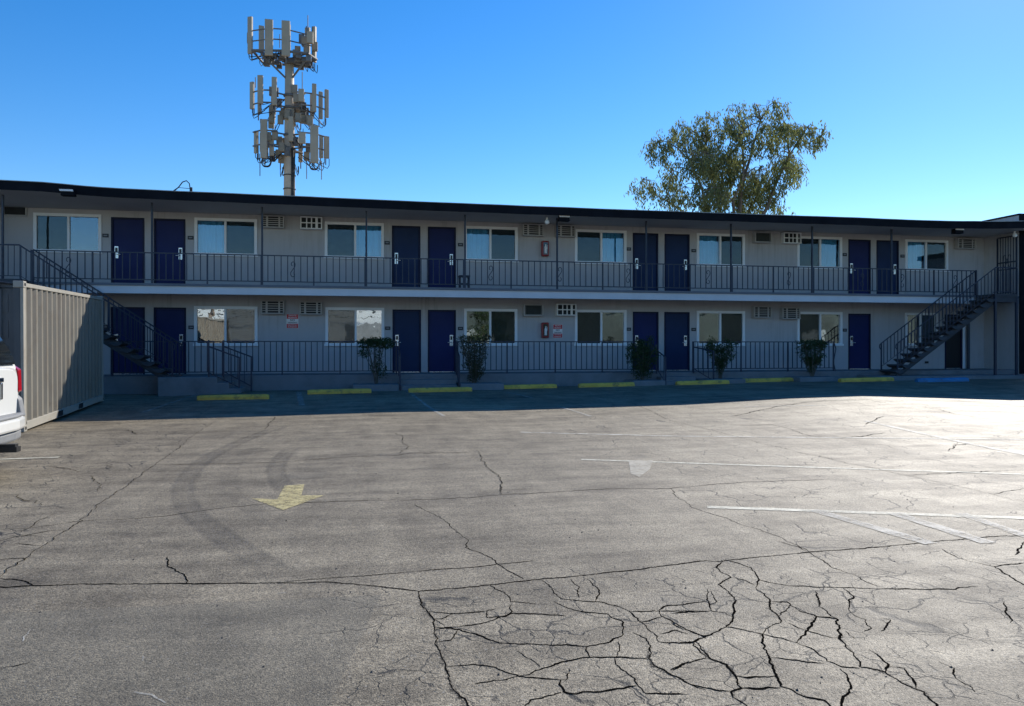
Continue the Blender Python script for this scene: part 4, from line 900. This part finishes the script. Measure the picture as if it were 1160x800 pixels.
shrub(8.66, 22.65, .39, 1.33, 1.12, 'round', 'dense round dark shrub in front of a navy door', 'leaf')
shrub(11.32, 22.65, .41, 1.30, 1.15, 'loose', 'loose leafy shrub beside a sloping handrail', 'leaf')
shrub(14.57, 22.65, .45, 1.25, 1.2, 'vase', 'spreading vase-shaped shrub, rightmost along the walkway', 'leaf')

# ------------------------------------------------------------------ shipping container
CA = R(5.6)
ctr = empty('shipping_container', (-5.69, 14.41, 0), CA, 'beige corrugated shipping container standing beside the white car', 'shipping container')
ctr.rotation_euler = (R(1.0), 0, CA)
CW, CLn, CH = 2.44, 6.06, 2.60       # local: right long side at x=0, length along +y
def corr_side(mb, y0, y1, z0, z1, x, sgn):
    P = []; y = y0; per = .315; d = .060
    while y < y1-.001:
        for u, o in ((0,0),(.085,0),(.155,-d),(.225,-d)):
            if y+u < y1: P.append((y+u, o))
        y += per
    P.append((y1, 0))
    for (a, oa), (b, ob) in zip(P, P[1:]):
        mb.quad((x+sgn*oa,a,z0),(x+sgn*ob,b,z0),(x+sgn*ob,b,z1),(x+sgn*oa,a,z1))
s = MB(); corr_side(s, .13, CLn-.13, .17, CH-.10, -.012, 1); s.build('side_panel', M['container'], ctr, recalc=False)
s = MB(); corr_side(s, .13, CLn-.13, .17, CH-.10, -CW+.012, -1); s.build('side_panel', M['container'], ctr, recalc=False)
s = MB(); s.box(-CW+.06, -.06, .08, CLn-.06, CH-.07, CH-.03); s.build('roof_panel', M['container'], ctr)
for x in (-CW, -.07):
    s = MB(); s.box(x, x+.07, .165, CLn-.165, CH-.10, CH-.03); s.build('top_rail', M['container_light'], ctr, bevel=.006)
    s = MB(); s.box(x, x+.07, .165, CLn-.165, .03, .17)
    brl = s.build('bottom_rail', M['container_light'], ctr, bevel=.006)
    for y in (2.05, 3.65):
        s = MB(); s.box(x-.003, x+.073, y, y+.36, .045, .15); s.build('fork_pocket', M['black'], brl)
for x in (-CW, -.15):
    for y in (0, CLn-.15):
        s = MB(); xa = x+.10 if x > -1 else x; s.box(xa, xa+.05, y+.002, y+.13, .122, CH-.122); s.build('corner_post', M['container_light'], ctr, bevel=.006)
        s = MB(); xa = x if x > -1 else x+.052; s.box(xa, xa+.098, y, y+.12, .122, CH-.122); s.build('post_shade', M['container_shade'], ctr)  # dark half of the corner post, shade painted into its colour
        for z in (.004, CH-.118):
            s = MB(); s.box(x-.006, x+.156, y-.008, y+.158, z, z+.118); c_ = s.build('corner_casting', M['container_light'], ctr, bevel=.012)
            h = MB(); h.prism([(y+.075+.045*math.cos(k*PI/6), z+.06+.03*math.sin(k*PI/6)) for k in range(12)], 'x', (x+.1555) if x > -1 else x-.0085, (x+.1580) if x > -1 else x-.006); h.build('slot', M['black'], c_)
for y, nm in ((.03, 'door_panel'), (CLn-.07, 'end_panel')):
    for x0, x1 in ((-CW+.155, -CW/2-.01), (-CW/2+.01, -.155)):
        s = MB(); s.box(x0, x1, y, y+.04, .13, CH-.13)
        for k in range(5): s.box(x0+.08, x1-.08, y-.012, y-.001, .3+k*.44, .3+k*.44+.30) if nm == 'door_panel' else None
        dpn = s.build(nm, M['container_shade'], ctr)
        if nm == 'door_panel':
            for xx in (x0+.18, x1-.18):
                t = MB(); t.tube([(xx, y-.05, .15), (xx, y-.05, CH-.15)], .017, 8); t.build('locking_bar', M['container_shade'], dpn)
            t = MB(); t.box(x0+.2, x0+.62, y-.075, y-.055, 1.05, 1.09); t.build('door_handle', M['container_shade'], dpn)
for y in (0, CLn-.13):
    s = MB(); s.box(-CW+.152, -.152, y+.01, y+.12, CH-.12, CH-.02); s.build('end_header', M['container_shade'], ctr)
    s = MB(); s.box(-CW+.152, -.152, y+.01, y+.12, .03, .125); s.build('end_sill', M['container_shade'], ctr)
t = MB(); t.tube([(-.13,.02,CH-.06),(-.35,-.05,CH-.03),(-.42,-.06,CH-.10)], .02, 6); t.box(-.50,-.36,-.12,.0,CH-.16,CH-.04); t.build('corner_lamp', M['black'], ctr)

# ------------------------------------------------------------------ white car at the left edge (nose to the left)
car = empty('parked_car', (-4.11, 9.46, 0), PI, 'white sport utility car with dark rear window parked in front of the shipping container', 'car')
# local: +x forward (world -X), +y is world -Y, rear at x=0
CL_, HW = 4.75, .94
def ring(x, zb, zt, hw, n=28, ex=5.0):
    P = []; zc, hh = (zb+zt)/2, (zt-zb)/2
    for k in range(n):
        a = 2*PI*k/n+PI/n; c, s_ = math.cos(a), math.sin(a)
        P.append((x, hw*math.copysign(abs(c)**(2/ex), c), zc+hh*math.copysign(abs(s_)**(2/ex), s_)))
    return P
def loft(mb, rings, cap=True):
    o = len(mb.v); n = len(rings[0])
    for r_ in rings: mb.v += r_
    for i in range(len(rings)-1):
        for k in range(n):
            k2 = (k+1) % n; mb.f.append([o+i*n+k, o+i*n+k2, o+(i+1)*n+k2, o+(i+1)*n+k]); mb.mi.append(mb.cur)
    if cap:
        mb.f.append([o+k for k in range(n)][::-1]); mb.f.append([o+(len(rings)-1)*n+k for k in range(n)]); mb.mi += [mb.cur]*2
b = MB()
loft(b, [ring(.035,.50,1.20,.86,ex=7), ring(.05,.47,1.235,.915,ex=7), ring(.16,.46,1.25,.94), ring(.8,.40,1.26,.94), ring(2.2,.38,1.25,.95), ring(3.2,.38,1.22,.94), ring(3.6,.38,1.13,.93), ring(4.35,.40,1.02,.90), ring(4.6,.45,.95,.84), ring(4.7,.5,.88,.74)])
gh = []
def gring(u, n=24):   # greenhouse: ring sheared so that tailgate and windscreen lean
    P = []
    for k in range(n):
        a = PI*k/(n-1)
        c, s_ = math.cos(a), math.sin(a)
        yy = math.copysign(abs(c)**(2/4.2), c); zz = abs(s_)**(2/4.2)
        z = 1.20+.60*zz; hw = .925-.17*zz**1.3
        xr_, xf = .055+.27*zz**1.6, 3.45-1.05*zz
        P.append((xr_+(xf-xr_)*u, yy*hw, z-.03*(2*u-1)**2*zz))
    return P
o0 = len(b.v)
us = [0,.015,.06,.2,.4,.6,.8,.94,.985,1]
G = [gring(u) for u in us]
for i, u in enumerate(us):
    f = 1-.05*((i in (0, len(us)-1)))
    G[i] = [(p[0], p[1]*f, 1.2+(p[2]-1.2)*(f if i in (0, len(us)-1) else 1)) for p in G[i]]
loft(b, G)
b.build('body', M['car'], car, smooth=True).modifiers.new('weld', 'WEIGHTED_NORMAL')
def glass_quad(pts, name, m, off):
    q = MB(); n = len(pts); pts = [Vector(p) for p in pts]; nrm = (pts[1]-pts[0]).cross(pts[2]-pts[0]).normalized()
    c0 = sum(pts, Vector())/n
    if nrm.dot(Vector(off)) < 0: nrm = -nrm
    q.add([p+nrm*.012 for p in pts]+[p-nrm*.01 for p in pts], [tuple(range(n)), tuple(range(n, 2*n))[::-1]]+[(i, (i+1) % n, n+(i+1) % n, n+i) for i in range(n)])
    return q.build(name, m, car)
rwx = lambda z: .055+.27*((z-1.2)/.6)**1.6
rw = []
for z in (1.265,1.36,1.46,1.56,1.66,1.72): rw.append((rwx(z), (.925-.17*((z-1.2)/.6)**1.3)*.95-.035, z))
rear = MB(); n = len(rw)
rear.v = [(x-.014, y, z) for x, y, z in rw]+[(x-.014, -y, z) for x, y, z in rw]
for i in range(n-1): rear.f.append([i, i+1, n+i+1, n+i]); rear.mi.append(0)
rear.build('rear_window', M['carglass'], car, smooth=True)
for s_ in (-1, 1):
    for xa, xb, xc, xd in ((.62,1.35,1.35,.85),(1.42,2.25,2.22,1.42),(2.32,3.05,2.55,2.32)):
        q = MB(); m_ = 7
        for i in range(m_):
            z = 1.27+.39*i/(m_-1); zz = (z-1.2)/.6; y = s_*((1-zz**4.2)**(1/4.2)*(.925-.17*zz**1.3)+.010); f = i/(m_-1)
            q.v += [(xa+(xd-xa)*f, y, z), (xb+(xc-xb)*f, y, z), (xa+(xd-xa)*f, y-s_*.03, z), (xb+(xc-xb)*f, y-s_*.03, z)]
        for i in range(m_-1):
            o_ = 4*i
            for c1, c2 in ((0,1),(1,3),(3,2),(2,0)): q.f.append([o_+c1, o_+c2, o_+4+c2, o_+4+c1]); q.mi.append(0)
        q.f += [[0,1,3,2],[4*m_-4,4*m_-3,4*m_-1,4*m_-2]]; q.mi += [0,0]
        q.build('side_window', M['carglass'], car)
glass_quad([(3.40,.80,1.26),(3.40,-.80,1.26),(2.56,-.68,1.74),(2.56,.68,1.74)], 'windscreen', M['carglass'], (1,0,.5))
for s_ in (-1, 1):
    t = MB(); t.prism([(.022,.93),(.03,1.20),(.10,1.25),(.30,1.22),(.27,.95),(.12,.88)], 'y', s_*.855, s_*.955); t.build('tail_lamp', M['tail'], car, bevel=.015)
    t = MB(); t.prism([(-.02,.62),(.02,.84),(.07,.89),(.26,.86),(.34,.60)], 'y', s_*.84, s_*.968); t.build('bumper_corner', M['cladding'], car, bevel=.02)
    t = MB(); t.prism([(4.35,.72),(4.35,.92),(4.62,.88),(4.68,.72)], 'y', s_*.55, s_*.86); t.build('headlamp', M['signwhite'], car, bevel=.02)
def bumper_ring(z0_, z1_, out, name, m, hw):
    pts = [(.42, hw), (.10-out*.3, hw), (-.03-out, hw-.10), (-.10-out, hw*.55), (-.12-out, 0), (-.10-out, -hw*.55), (-.03-out, -hw+.10), (.10-out*.3, -hw), (.42, -hw)]
    t = MB(); t.prism(pts, 'z', z0_, z1_); t.build(name, m, car, bevel=.03)
bumper_ring(.485,.63,.02,'rear_bumper',M['car'],.965)
bumper_ring(.631,.675,.0,'bumper_step',M['cladding'],.95)
bumper_ring(.36,.484,-.02,'bumper_valance',M['cladding'],.95)
t = MB(); t.box(.05,.11,-.36,.36,.86,1.06); t.build('plate_recess', M['black'], car)
t = MB(); t.box(.0,.09,-.42,.42,1.062,1.12); t.box(.01,.09,-.42,-.37,.86,1.06); t.box(.01,.09,.37,.42,.86,1.06); t.build('plate_surround', M['chrome'], car, bevel=.012)
t = MB(); t.box(.04,.0495,-.16,.16,.88,1.03); t.build('number_plate', M['signwhite'], car)
t = MB()
for k in range(5): t.box(.083,.096,-.72+k*.045,-.72+k*.045+.03,.745,.775)
t.build('tailgate_badge', M['chrome'], car)
t = MB(); t.box(-.30,.3,-.04,.04,.33,.39); t.box(-.32,-.14,-.055,.055,.30,.36); t.build('tow_hitch', M['black'], car)
for x in (.92, 3.75):
    for s_ in (-1, 1):
        t = MB(); y = s_*.80; prof = [(.0,.20),(.0,.28),(.02,.345),(.06,.37),(.16,.37),(.20,.345),(.22,.28),(.22,.20)]
        nn = 28
        for k in range(nn):
            a = 2*PI*k/nn
            for (yy, rr) in prof: t.v.append((x+rr*math.cos(a), y+s_*(.16-yy), .37+rr*math.sin(a)))
        m_ = len(prof)
        for k in range(nn):
            k2 = (k+1) % nn
            for q in range(m_-1): t.f.append([k*m_+q, k*m_+q+1, k2*m_+q+1, k2*m_+q]); t.mi.append(0)
        wh = t.build('wheel', M['tyre'], car, smooth=True)
        t = MB(); t.tube([(x, y+s_*.10, .37), (x, y+s_*.145, .37)], [.21,.20], 20)
        for k in range(5):
            a = 2*PI*k/5; t.obox((x+.1*math.cos(a), y+s_*.15, .37+.1*math.sin(a)), ((math.cos(a),0,math.sin(a)),(0,1,0),(-math.sin(a),0,math.cos(a))), (.09,.012,.03))
        t.build('rim', M['rim'], wh)

# ------------------------------------------------------------------ cell tower
TX, TY = -4.15, 46.
tw = empty('cell_tower', (TX, TY, 0), 0, 'tall tan cell tower with three tiers of grey antennas behind the motel', 'cell tower')
p = MB(); p.tube([(0,0,0),(0,0,11),(0,0,15.2),(0,0,18.0)], [.36,.32,.27,.25], 20); p.build('pole', M['tower'], tw, smooth=True)
rng = random.Random(5)
p = MB()
for k in range(4):
    a = -PI/2+.4+k*.25; p.tube([(.34*math.cos(a)+rng.uniform(-.03,.03), .34*math.sin(a), z) for z in (9.5,10.6,11.5,12.3,13.0)], .035, 5)
for z in (10.6, 11.4): p.tube([(.345*math.cos(a), .345*math.sin(a), z) for a in [k*2*PI/16 for k in range(17)]], .03, 5)
p.build('pole_cable', M['cable'], tw)
# antenna list: x, z0, z1, width, y depth (towards the camera is negative), facing angle
ANT = [(-2.13,18.35,20.48,.28,-.5,-.5),(-1.03,18.32,20.42,.44,-1.15,0),(-.09,18.36,20.42,.46,-1.2,0),(1.42,18.1,20.2,.20,.1,1.1),(-1.65,18.6,20.0,.30,.8,.3),
       (-2.05,15.15,16.72,.24,-.3,-.6),(-1.53,15.5,17.14,.30,-.9,-.1),(-.75,15.45,17.09,.28,-1.0,0),(.74,15.75,16.5,.32,-.9,0),(1.46,15.2,16.85,.24,-.8,.2),(1.75,14.8,16.4,.22,.3,.7),(2.12,14.9,16.55,.22,-.1,.7),(-1.0,14.6,15.95,.24,.9,0),(.55,14.5,15.6,.22,.9,0),
       (-1.85,12.6,13.9,.20,-.2,-.7),(-1.33,12.35,14.6,.38,-.95,-.25),(-1.6,12.7,13.8,.2,.4,0),(.16,13.4,14.85,.26,-.95,.1),(.80,13.3,13.95,.38,-1.0,0),(1.48,12.2,14.4,.46,-1.0,.1),(2.12,12.5,13.8,.30,-.2,.35),(-.6,12.1,13.3,.22,.8,0)]
ANT += [(.95,18.5,20.1,.3,.9,2.8),(-.2,18.5,20.2,.34,1.1,0),(-1.75,14.9,16.3,.2,.7,.5),(.2,14.8,16.2,.26,1.0,0),(1.2,14.9,16.2,.22,.9,0),(-.95,12.5,13.7,.26,-.5,.2),(.55,12.2,13.5,.24,.9,0),(1.75,12.5,13.8,.22,.7,.3)]
for x, z0, z1, w_, y, a in ANT:
    fz = (44.3+y*.981)/44.3; z0, z1, x = 1.5+(z0-1.5)*fz, 1.5+(z1-1.5)*fz, x*(.5+.5*fz)
    m_ = MB(); h = (z1-z0)/2; dx = (math.cos(a), math.sin(a), 0); dy = (-math.sin(a), math.cos(a), 0)
    m_.obox((x, y, (z0+z1)/2), (dx, dy, (0,0,1)), (w_/2, .075, h))
    an = m_.build('antenna_panel', M['antenna'], tw, bevel=.02)
    m_ = MB(); bx = x-math.sin(a)*.16; by = y+math.cos(a)*.16
    m_.tube([(bx, by, z0-.35), (bx, by, z1+.03)], .035, 6)
    for zz in (z0+.25*h, z1-.35*h): m_.tube([(x, y, zz), (bx, by, zz)], .05, 5)
    m_.build('mount_pipe', M['steelmount'], an)
for k in range(64):      # remote radio boxes
    tier = rng.choice([(18.6,19.6,1.6),(15.2,16.4,1.6),(14.5,15.4,1.2),(12.4,13.6,1.5)])
    x = rng.uniform(-tier[2], tier[2]); y = rng.uniform(-.6,.9); z = rng.uniform(*tier[:2])
    if tier[0] > 18 and abs(x) < .2: x += .5
    m_ = MB(); m_.box(x-.16,x+.16,y-.10,y+.10,z-.25,z+.25); m_.box(x-.12,x+.12,y-.125,y-.101,z-.2,z+.2); m_.build('radio_unit', M['radio'] if k % 3 else M['steelmount'], tw)
m_ = MB(); m_.box(1.02,1.38,-.75,-.5,18.95,19.62); m_.build('radio_unit', M['antenna'], tw, bevel=.02)
m_ = MB(); m_.box(-2.33,-2.2,-.3,-.1,18.85,19.45); m_.build('radio_unit', M['radio'], tw, bevel=.02)
def platform(z, pts, braces, r):
    f = MB()
    for a, b_ in zip(pts, pts[1:]+pts[:1]): f.tube([(*a, z), (*b_, z)], r, 6)
    for a in pts: f.tube([(*a, z), (0, 0, z-.02)], r*.8, 6)
    for a in braces: f.tube([(*a, z-.1), (a[0]*.08, a[1]*.08, z-1.25)], r*.8, 6)
    return f
f = platform(18.22, [(-1.95,-.9),(-.4,-1.15),(1.1,-1.05),(1.55,-.2),(.6,1.1),(-1.6,.95)], [(-1.5,-.8),(1.1,-.8),(0,1)], .075)
for k in range(60):
    u, v = rng.uniform(-1.4,1.2), rng.uniform(-.9,.8); f.box(u-.15,u+.15,v-.1,v+.1,18.05+rng.uniform(-.25,.08),18.12+rng.uniform(0,.05))
for z in (18.9, 19.5):
    f.tube([(-2.05,-.45,z),(-1.0,-1.0,z),(-.1,-1.05,z),(1.3,-.4,z)], .04, 6)
f.build('top_platform', M['steelmount'], tw)
for z in (16.05, 15.35, 13.75, 12.95):
    f = MB()
    for a in (-2.6,-.55,.9,2.0): f.tube([(.25*math.cos(a),.25*math.sin(a),z),(1.1*math.cos(a),1.1*math.sin(a),z)], .05, 6)
    f.tube([(-2.0,-.25,z),(-1.5,-.75,z),(-.6,-.85,z)], .045, 6); f.tube([(.5,-.8,z),(1.45,-.65,z),(2.1,0,z)], .045, 6); f.tube([(-1.1,.8,z),(.6,.8,z)], .045, 6)
    f.tube([(.27*math.cos(a), .27*math.sin(a), z) for a in [k*2*PI/16 for k in range(17)]], .09, 6)
    f.build('antenna_arm', M['steelmount'], tw)
for k in range(66):    # loose jumper cables looping below the antennas
    f = MB(); a = ANT[k % len(ANT)]; x, y, z = a[0]+rng.uniform(-.15,.15), a[4]+rng.uniform(.05,.35), a[1]
    q = Vector((x*rng.uniform(.3,.7), y*.4, z+rng.uniform(-.1,.35))); d = rng.uniform(.25,.6)
    f.tube([(x,y,z), (x,y,z-d*.7), (x*.93+q.x*.07,y,z-d), (x*.75+q.x*.25, y*.8, z-d*.8), tuple(q)], .022, 5); f.build('jumper_cable', M['cable'], tw)
for cx, cz in ((-1.24,12.0),(1.42,11.95)):
    f = MB(); f.tube([(cx+(.25+.015*math.sin(j*.7))*math.cos(j*2*PI/18), -.7+.004*j, cz+(.26+.02*math.sin(j*1.3))*math.sin(j*2*PI/18)) for j in range(91)], .022, 5); f.build('cable_coil', M['cable'], tw)
for x, z0, z1, y in ((1.05,19.9,20.75,-.2),(.72,16.5,17.5,0),(-1.9,16.4,17.0,0),(-1.65,11.3,12.3,0),(.95,11.3,12.4,.3),(1.8,11.3,12.4,.3),(-.6,19.0,19.8,.5),(1.35,19.6,20.3,.5)):
    f = MB(); f.tube([(x,y,z0),(x,y,z1)], .026, 5); f.build('whip_antenna', M['steelmount'], tw)

# ------------------------------------------------------------------ eucalyptus behind the motel
TRX, TRY = 23.6, 46.
tr = empty('eucalyptus_tree', (TRX, TRY, 0), 0, 'tall eucalyptus with drooping loose foliage behind the motel roof', 'tree')
rng = random.Random(11)
tk = MB()
def limb(a, b, r0, r1, n=6, wob=.25, sag=0):
    a, b = Vector(a), Vector(b); P = []
    for i in range(n+1):
        u = i/n; p = a.lerp(b, u)+Vector((mnoise.noise(Vector((u*3,a.x,b.z))), mnoise.noise(Vector((u*3,b.x,a.z+9))), 0))*wob*min(1, 3*u)*(1-.5*u)
        p.z += sag*math.sin(PI*u); P.append(p)
    tk.tube(P, [r0+(r1-r0)*i/n for i in range(n+1)], 7)
    return P
main = limb((0,0,-.2),(.2,.2,6.5),.42,.30,8,.2)
forks = []
for bx, by, bz, r_ in ((-3.2,-.8,13.2,.15),(-1.2,.8,14.8,.16),(.8,-.5,15.4,.15),(2.6,.6,16.6,.17),(4.6,-.6,15.0,.15),(3.6,1.4,12.6,.12),(-4.8,.8,11.3,.12),(.2,-1.6,12.5,.13)):
    st_ = main[6] if bz > 12.8 else main[8]
    forks.append(limb(st_, (bx,by,bz), r_+.05, .035, 8, .9, .6))
nodes = [p for F_ in forks for p in F_[2:]]
tk.build('trunk', M['bark'], tr, smooth=True)
tk = MB(); cn = MB()
CT = []
for (X, Z, rx, rz) in CLUMPS:
    CT.append(Vector(((X-TRX-.2)*.955, rng.uniform(-2.2,2.2), Z)))
for c, (X, Z, rx, rz) in zip(CT, CLUMPS):
    big = rx > 2
    q = min(nodes, key=lambda p: (p-c).length+(3 if p.z > c.z+.5 else 0))
    if not big:
        limb(q, (c.x, c.y, c.z+rz*.4), .055, .018, 5, .35, .25)
    sub = max(4, int(rx*rz*(64 if not big else 48)))
    for k in range(sub):      # hanging sprays: leaves strung down a drooping twig
        while True:
            u = Vector((rng.uniform(-1,1), rng.uniform(-1,1), rng.uniform(-1,1)))
            if u.length < 1: break
        if k % 4 == 0 and not big: u = u.normalized()*rng.uniform(.95,1.15)
        if not big and mnoise.noise(Vector((c.x+u.x*rx, c.z+u.z*rz, u.y*2))*1.7) < -.19: continue
        s0 = c+Vector((u.x*rx, u.y*(1.0 if not big else 2), u.z*rz*.85))
        L = rng.uniform(.35,1.15); lean = Vector((rng.gauss(0,.25), rng.gauss(0,.25), 0))
        if not big and k % 3 == 0: tk.tube([c+Vector((0,0,rz*.3)), s0, s0+lean*L*.5+Vector((0,0,-L*.6))], [.018,.012,.006], 4)
        for j in range(17):
            t = j/16; p = s0+lean*t*L+Vector((rng.gauss(0,.10), rng.gauss(0,.10), -t*L*.9+rng.gauss(0,.07)))
            d = Vector((rng.gauss(0,.45), rng.gauss(0,.45), -1)).normalized(); sd_ = d.cross(Vector((rng.gauss(0,1), rng.gauss(0,1), .1))).normalized()
            l = rng.uniform(.16,.34); w_ = rng.uniform(.026,.05)
            cn.add([p, p+d*l*.45+sd_*w_, p+d*l, p+d*l*.45-sd_*w_], [(0,1,2,3)])
tk.build('branches', M['bark'], tr, smooth=True)
cn.build('crown', M['euc'], tr, recalc=False)
print('crown faces', len(cn.f))

# ------------------------------------------------------------------ what the windows and the right edge show, and an unseen sun block
wh = empty('warehouse', (0, -24, 0), 0, 'long white warehouse across the lot, mirrored in the motel windows', 'building')
b = MB(); b.box(-46, 4.5, -8, 0, -.1, 5.6); b.build('wall', M['warehouse'], wh)
b = MB(); b.box(-46.3, 4.8, -8.3, .25, 5.6, 5.95); b.build('roof', M['warehouse_roof'], wh)
for x in (-40, -27, -20, -1.5):
    b = MB(); b.box(x, x+4.2, .002, .06, 0, 3.4)
    for k in range(14): b.box(x+.05, x+4.15, .061, .075, .1+k*.235, .27+k*.235)
    b.build('roller_door', M['shutter'], wh)
def bush_tree(x, y, h, w_, label, seed):
    rg = random.Random(seed); root = empty('leafy_tree', (x, y, 0), 0, label, 'tree')
    t = MB(); t.tube([(0,0,-.1),(.1,0,h*.3),(0,.1,h*.7)], [.2,.15,.05], 8); t.build('trunk', M['bark'], root)
    f = MB()
    for k in range(26):
        a = rg.uniform(0,2*PI); rr = w_/2*math.sqrt(rg.random()); z = h*rg.uniform(.32,.95)
        leafcloud(f, (rr*math.cos(a)*(1.1-.5*z/h), rr*math.sin(a)*(1.1-.5*z/h), z), (w_*.2,w_*.2,h*.1), 150, .2, rg)
    f.build('crown', M['leaf'], root, recalc=False)
bush_tree(46, 46, 5.2, 7, 'dark green tree just past the right end of the motel', 3)
nb = empty('neighbour_building', (30, -26, 0), 0, 'dark green-grey building across the lot beside the white warehouse', 'building')
b = MB(); b.box(-24, 32, -8, 0, -.1, 5.2); b.build('wall', mat('green_grey_wall', (.055,.075,.065), .8, .4, .4), nb)
b = MB(); b.box(-24.3, 32.3, -8.3, .3, 5.2, 5.5); b.build('roof', M['warehouse_roof'], nb)
for x in (-20, 17):
    b = MB(); b.box(x, x+3, .002, .05, 1.4, 3.0); b.build('window', M['blind'], nb)
nb = empty('sun_blocker', (30, 23, 0), 0, 'unseen grey flat-roofed block added beside the motel to shade its right end', 'building')  # out of view, added to keep the sun off the lot's right end
b = MB(); b.box(-5.9, 6, -3, .9, -.1, 5.2); b.build('wall', M['stucco'], nb)
b = MB(); b.box(-5.95, 6.2, -3.2, 1.0, 5.2, 5.4); b.build('roof', M['fascia'], nb)
up = empty('utility_pole', (-12.5, -19, 0), 0, 'brown utility pole with wires across the lot', 'utility pole')
b = MB(); b.tube([(0,0,-.1),(0,0,9)], [.16,.12], 10); b.build('pole', M['bark'], up)
b = MB(); b.box(-1.2,1.2,-.06,.06,8.2,8.35); b.build('cross_arm', M['bark'], up)
for z, dz in ((3.9,.25),(4.5,.3),(5.3,.4),(8.35,.6)):
    b = MB(); b.tube([(-30+i*2.5, .15, z-dz*(1-((i*2.5-30)/30)**2)+.02*i) for i in range(25)], .035, 5); b.build('wire', M['cable'], up)
bw = empty('boundary_wall', (-20, 20, 0), 0, 'pale block wall along the far left side of the lot', 'wall')
b = MB(); b.box(-.1,.1,-42,45,-.1,2.1); b.build('blocks', M['concrete'], bw)
b = MB(); b.box(-.14,.14,-42,45,2.1,2.2); b.build('coping', M['slab_band'], bw)
bush_tree(11, -20, 5.0, 4.5, 'leafy tree in front of the white warehouse', 4)
bush_tree(-17, -19, 4.2, 4.0, 'small leafy tree left in front of the white warehouse', 8)
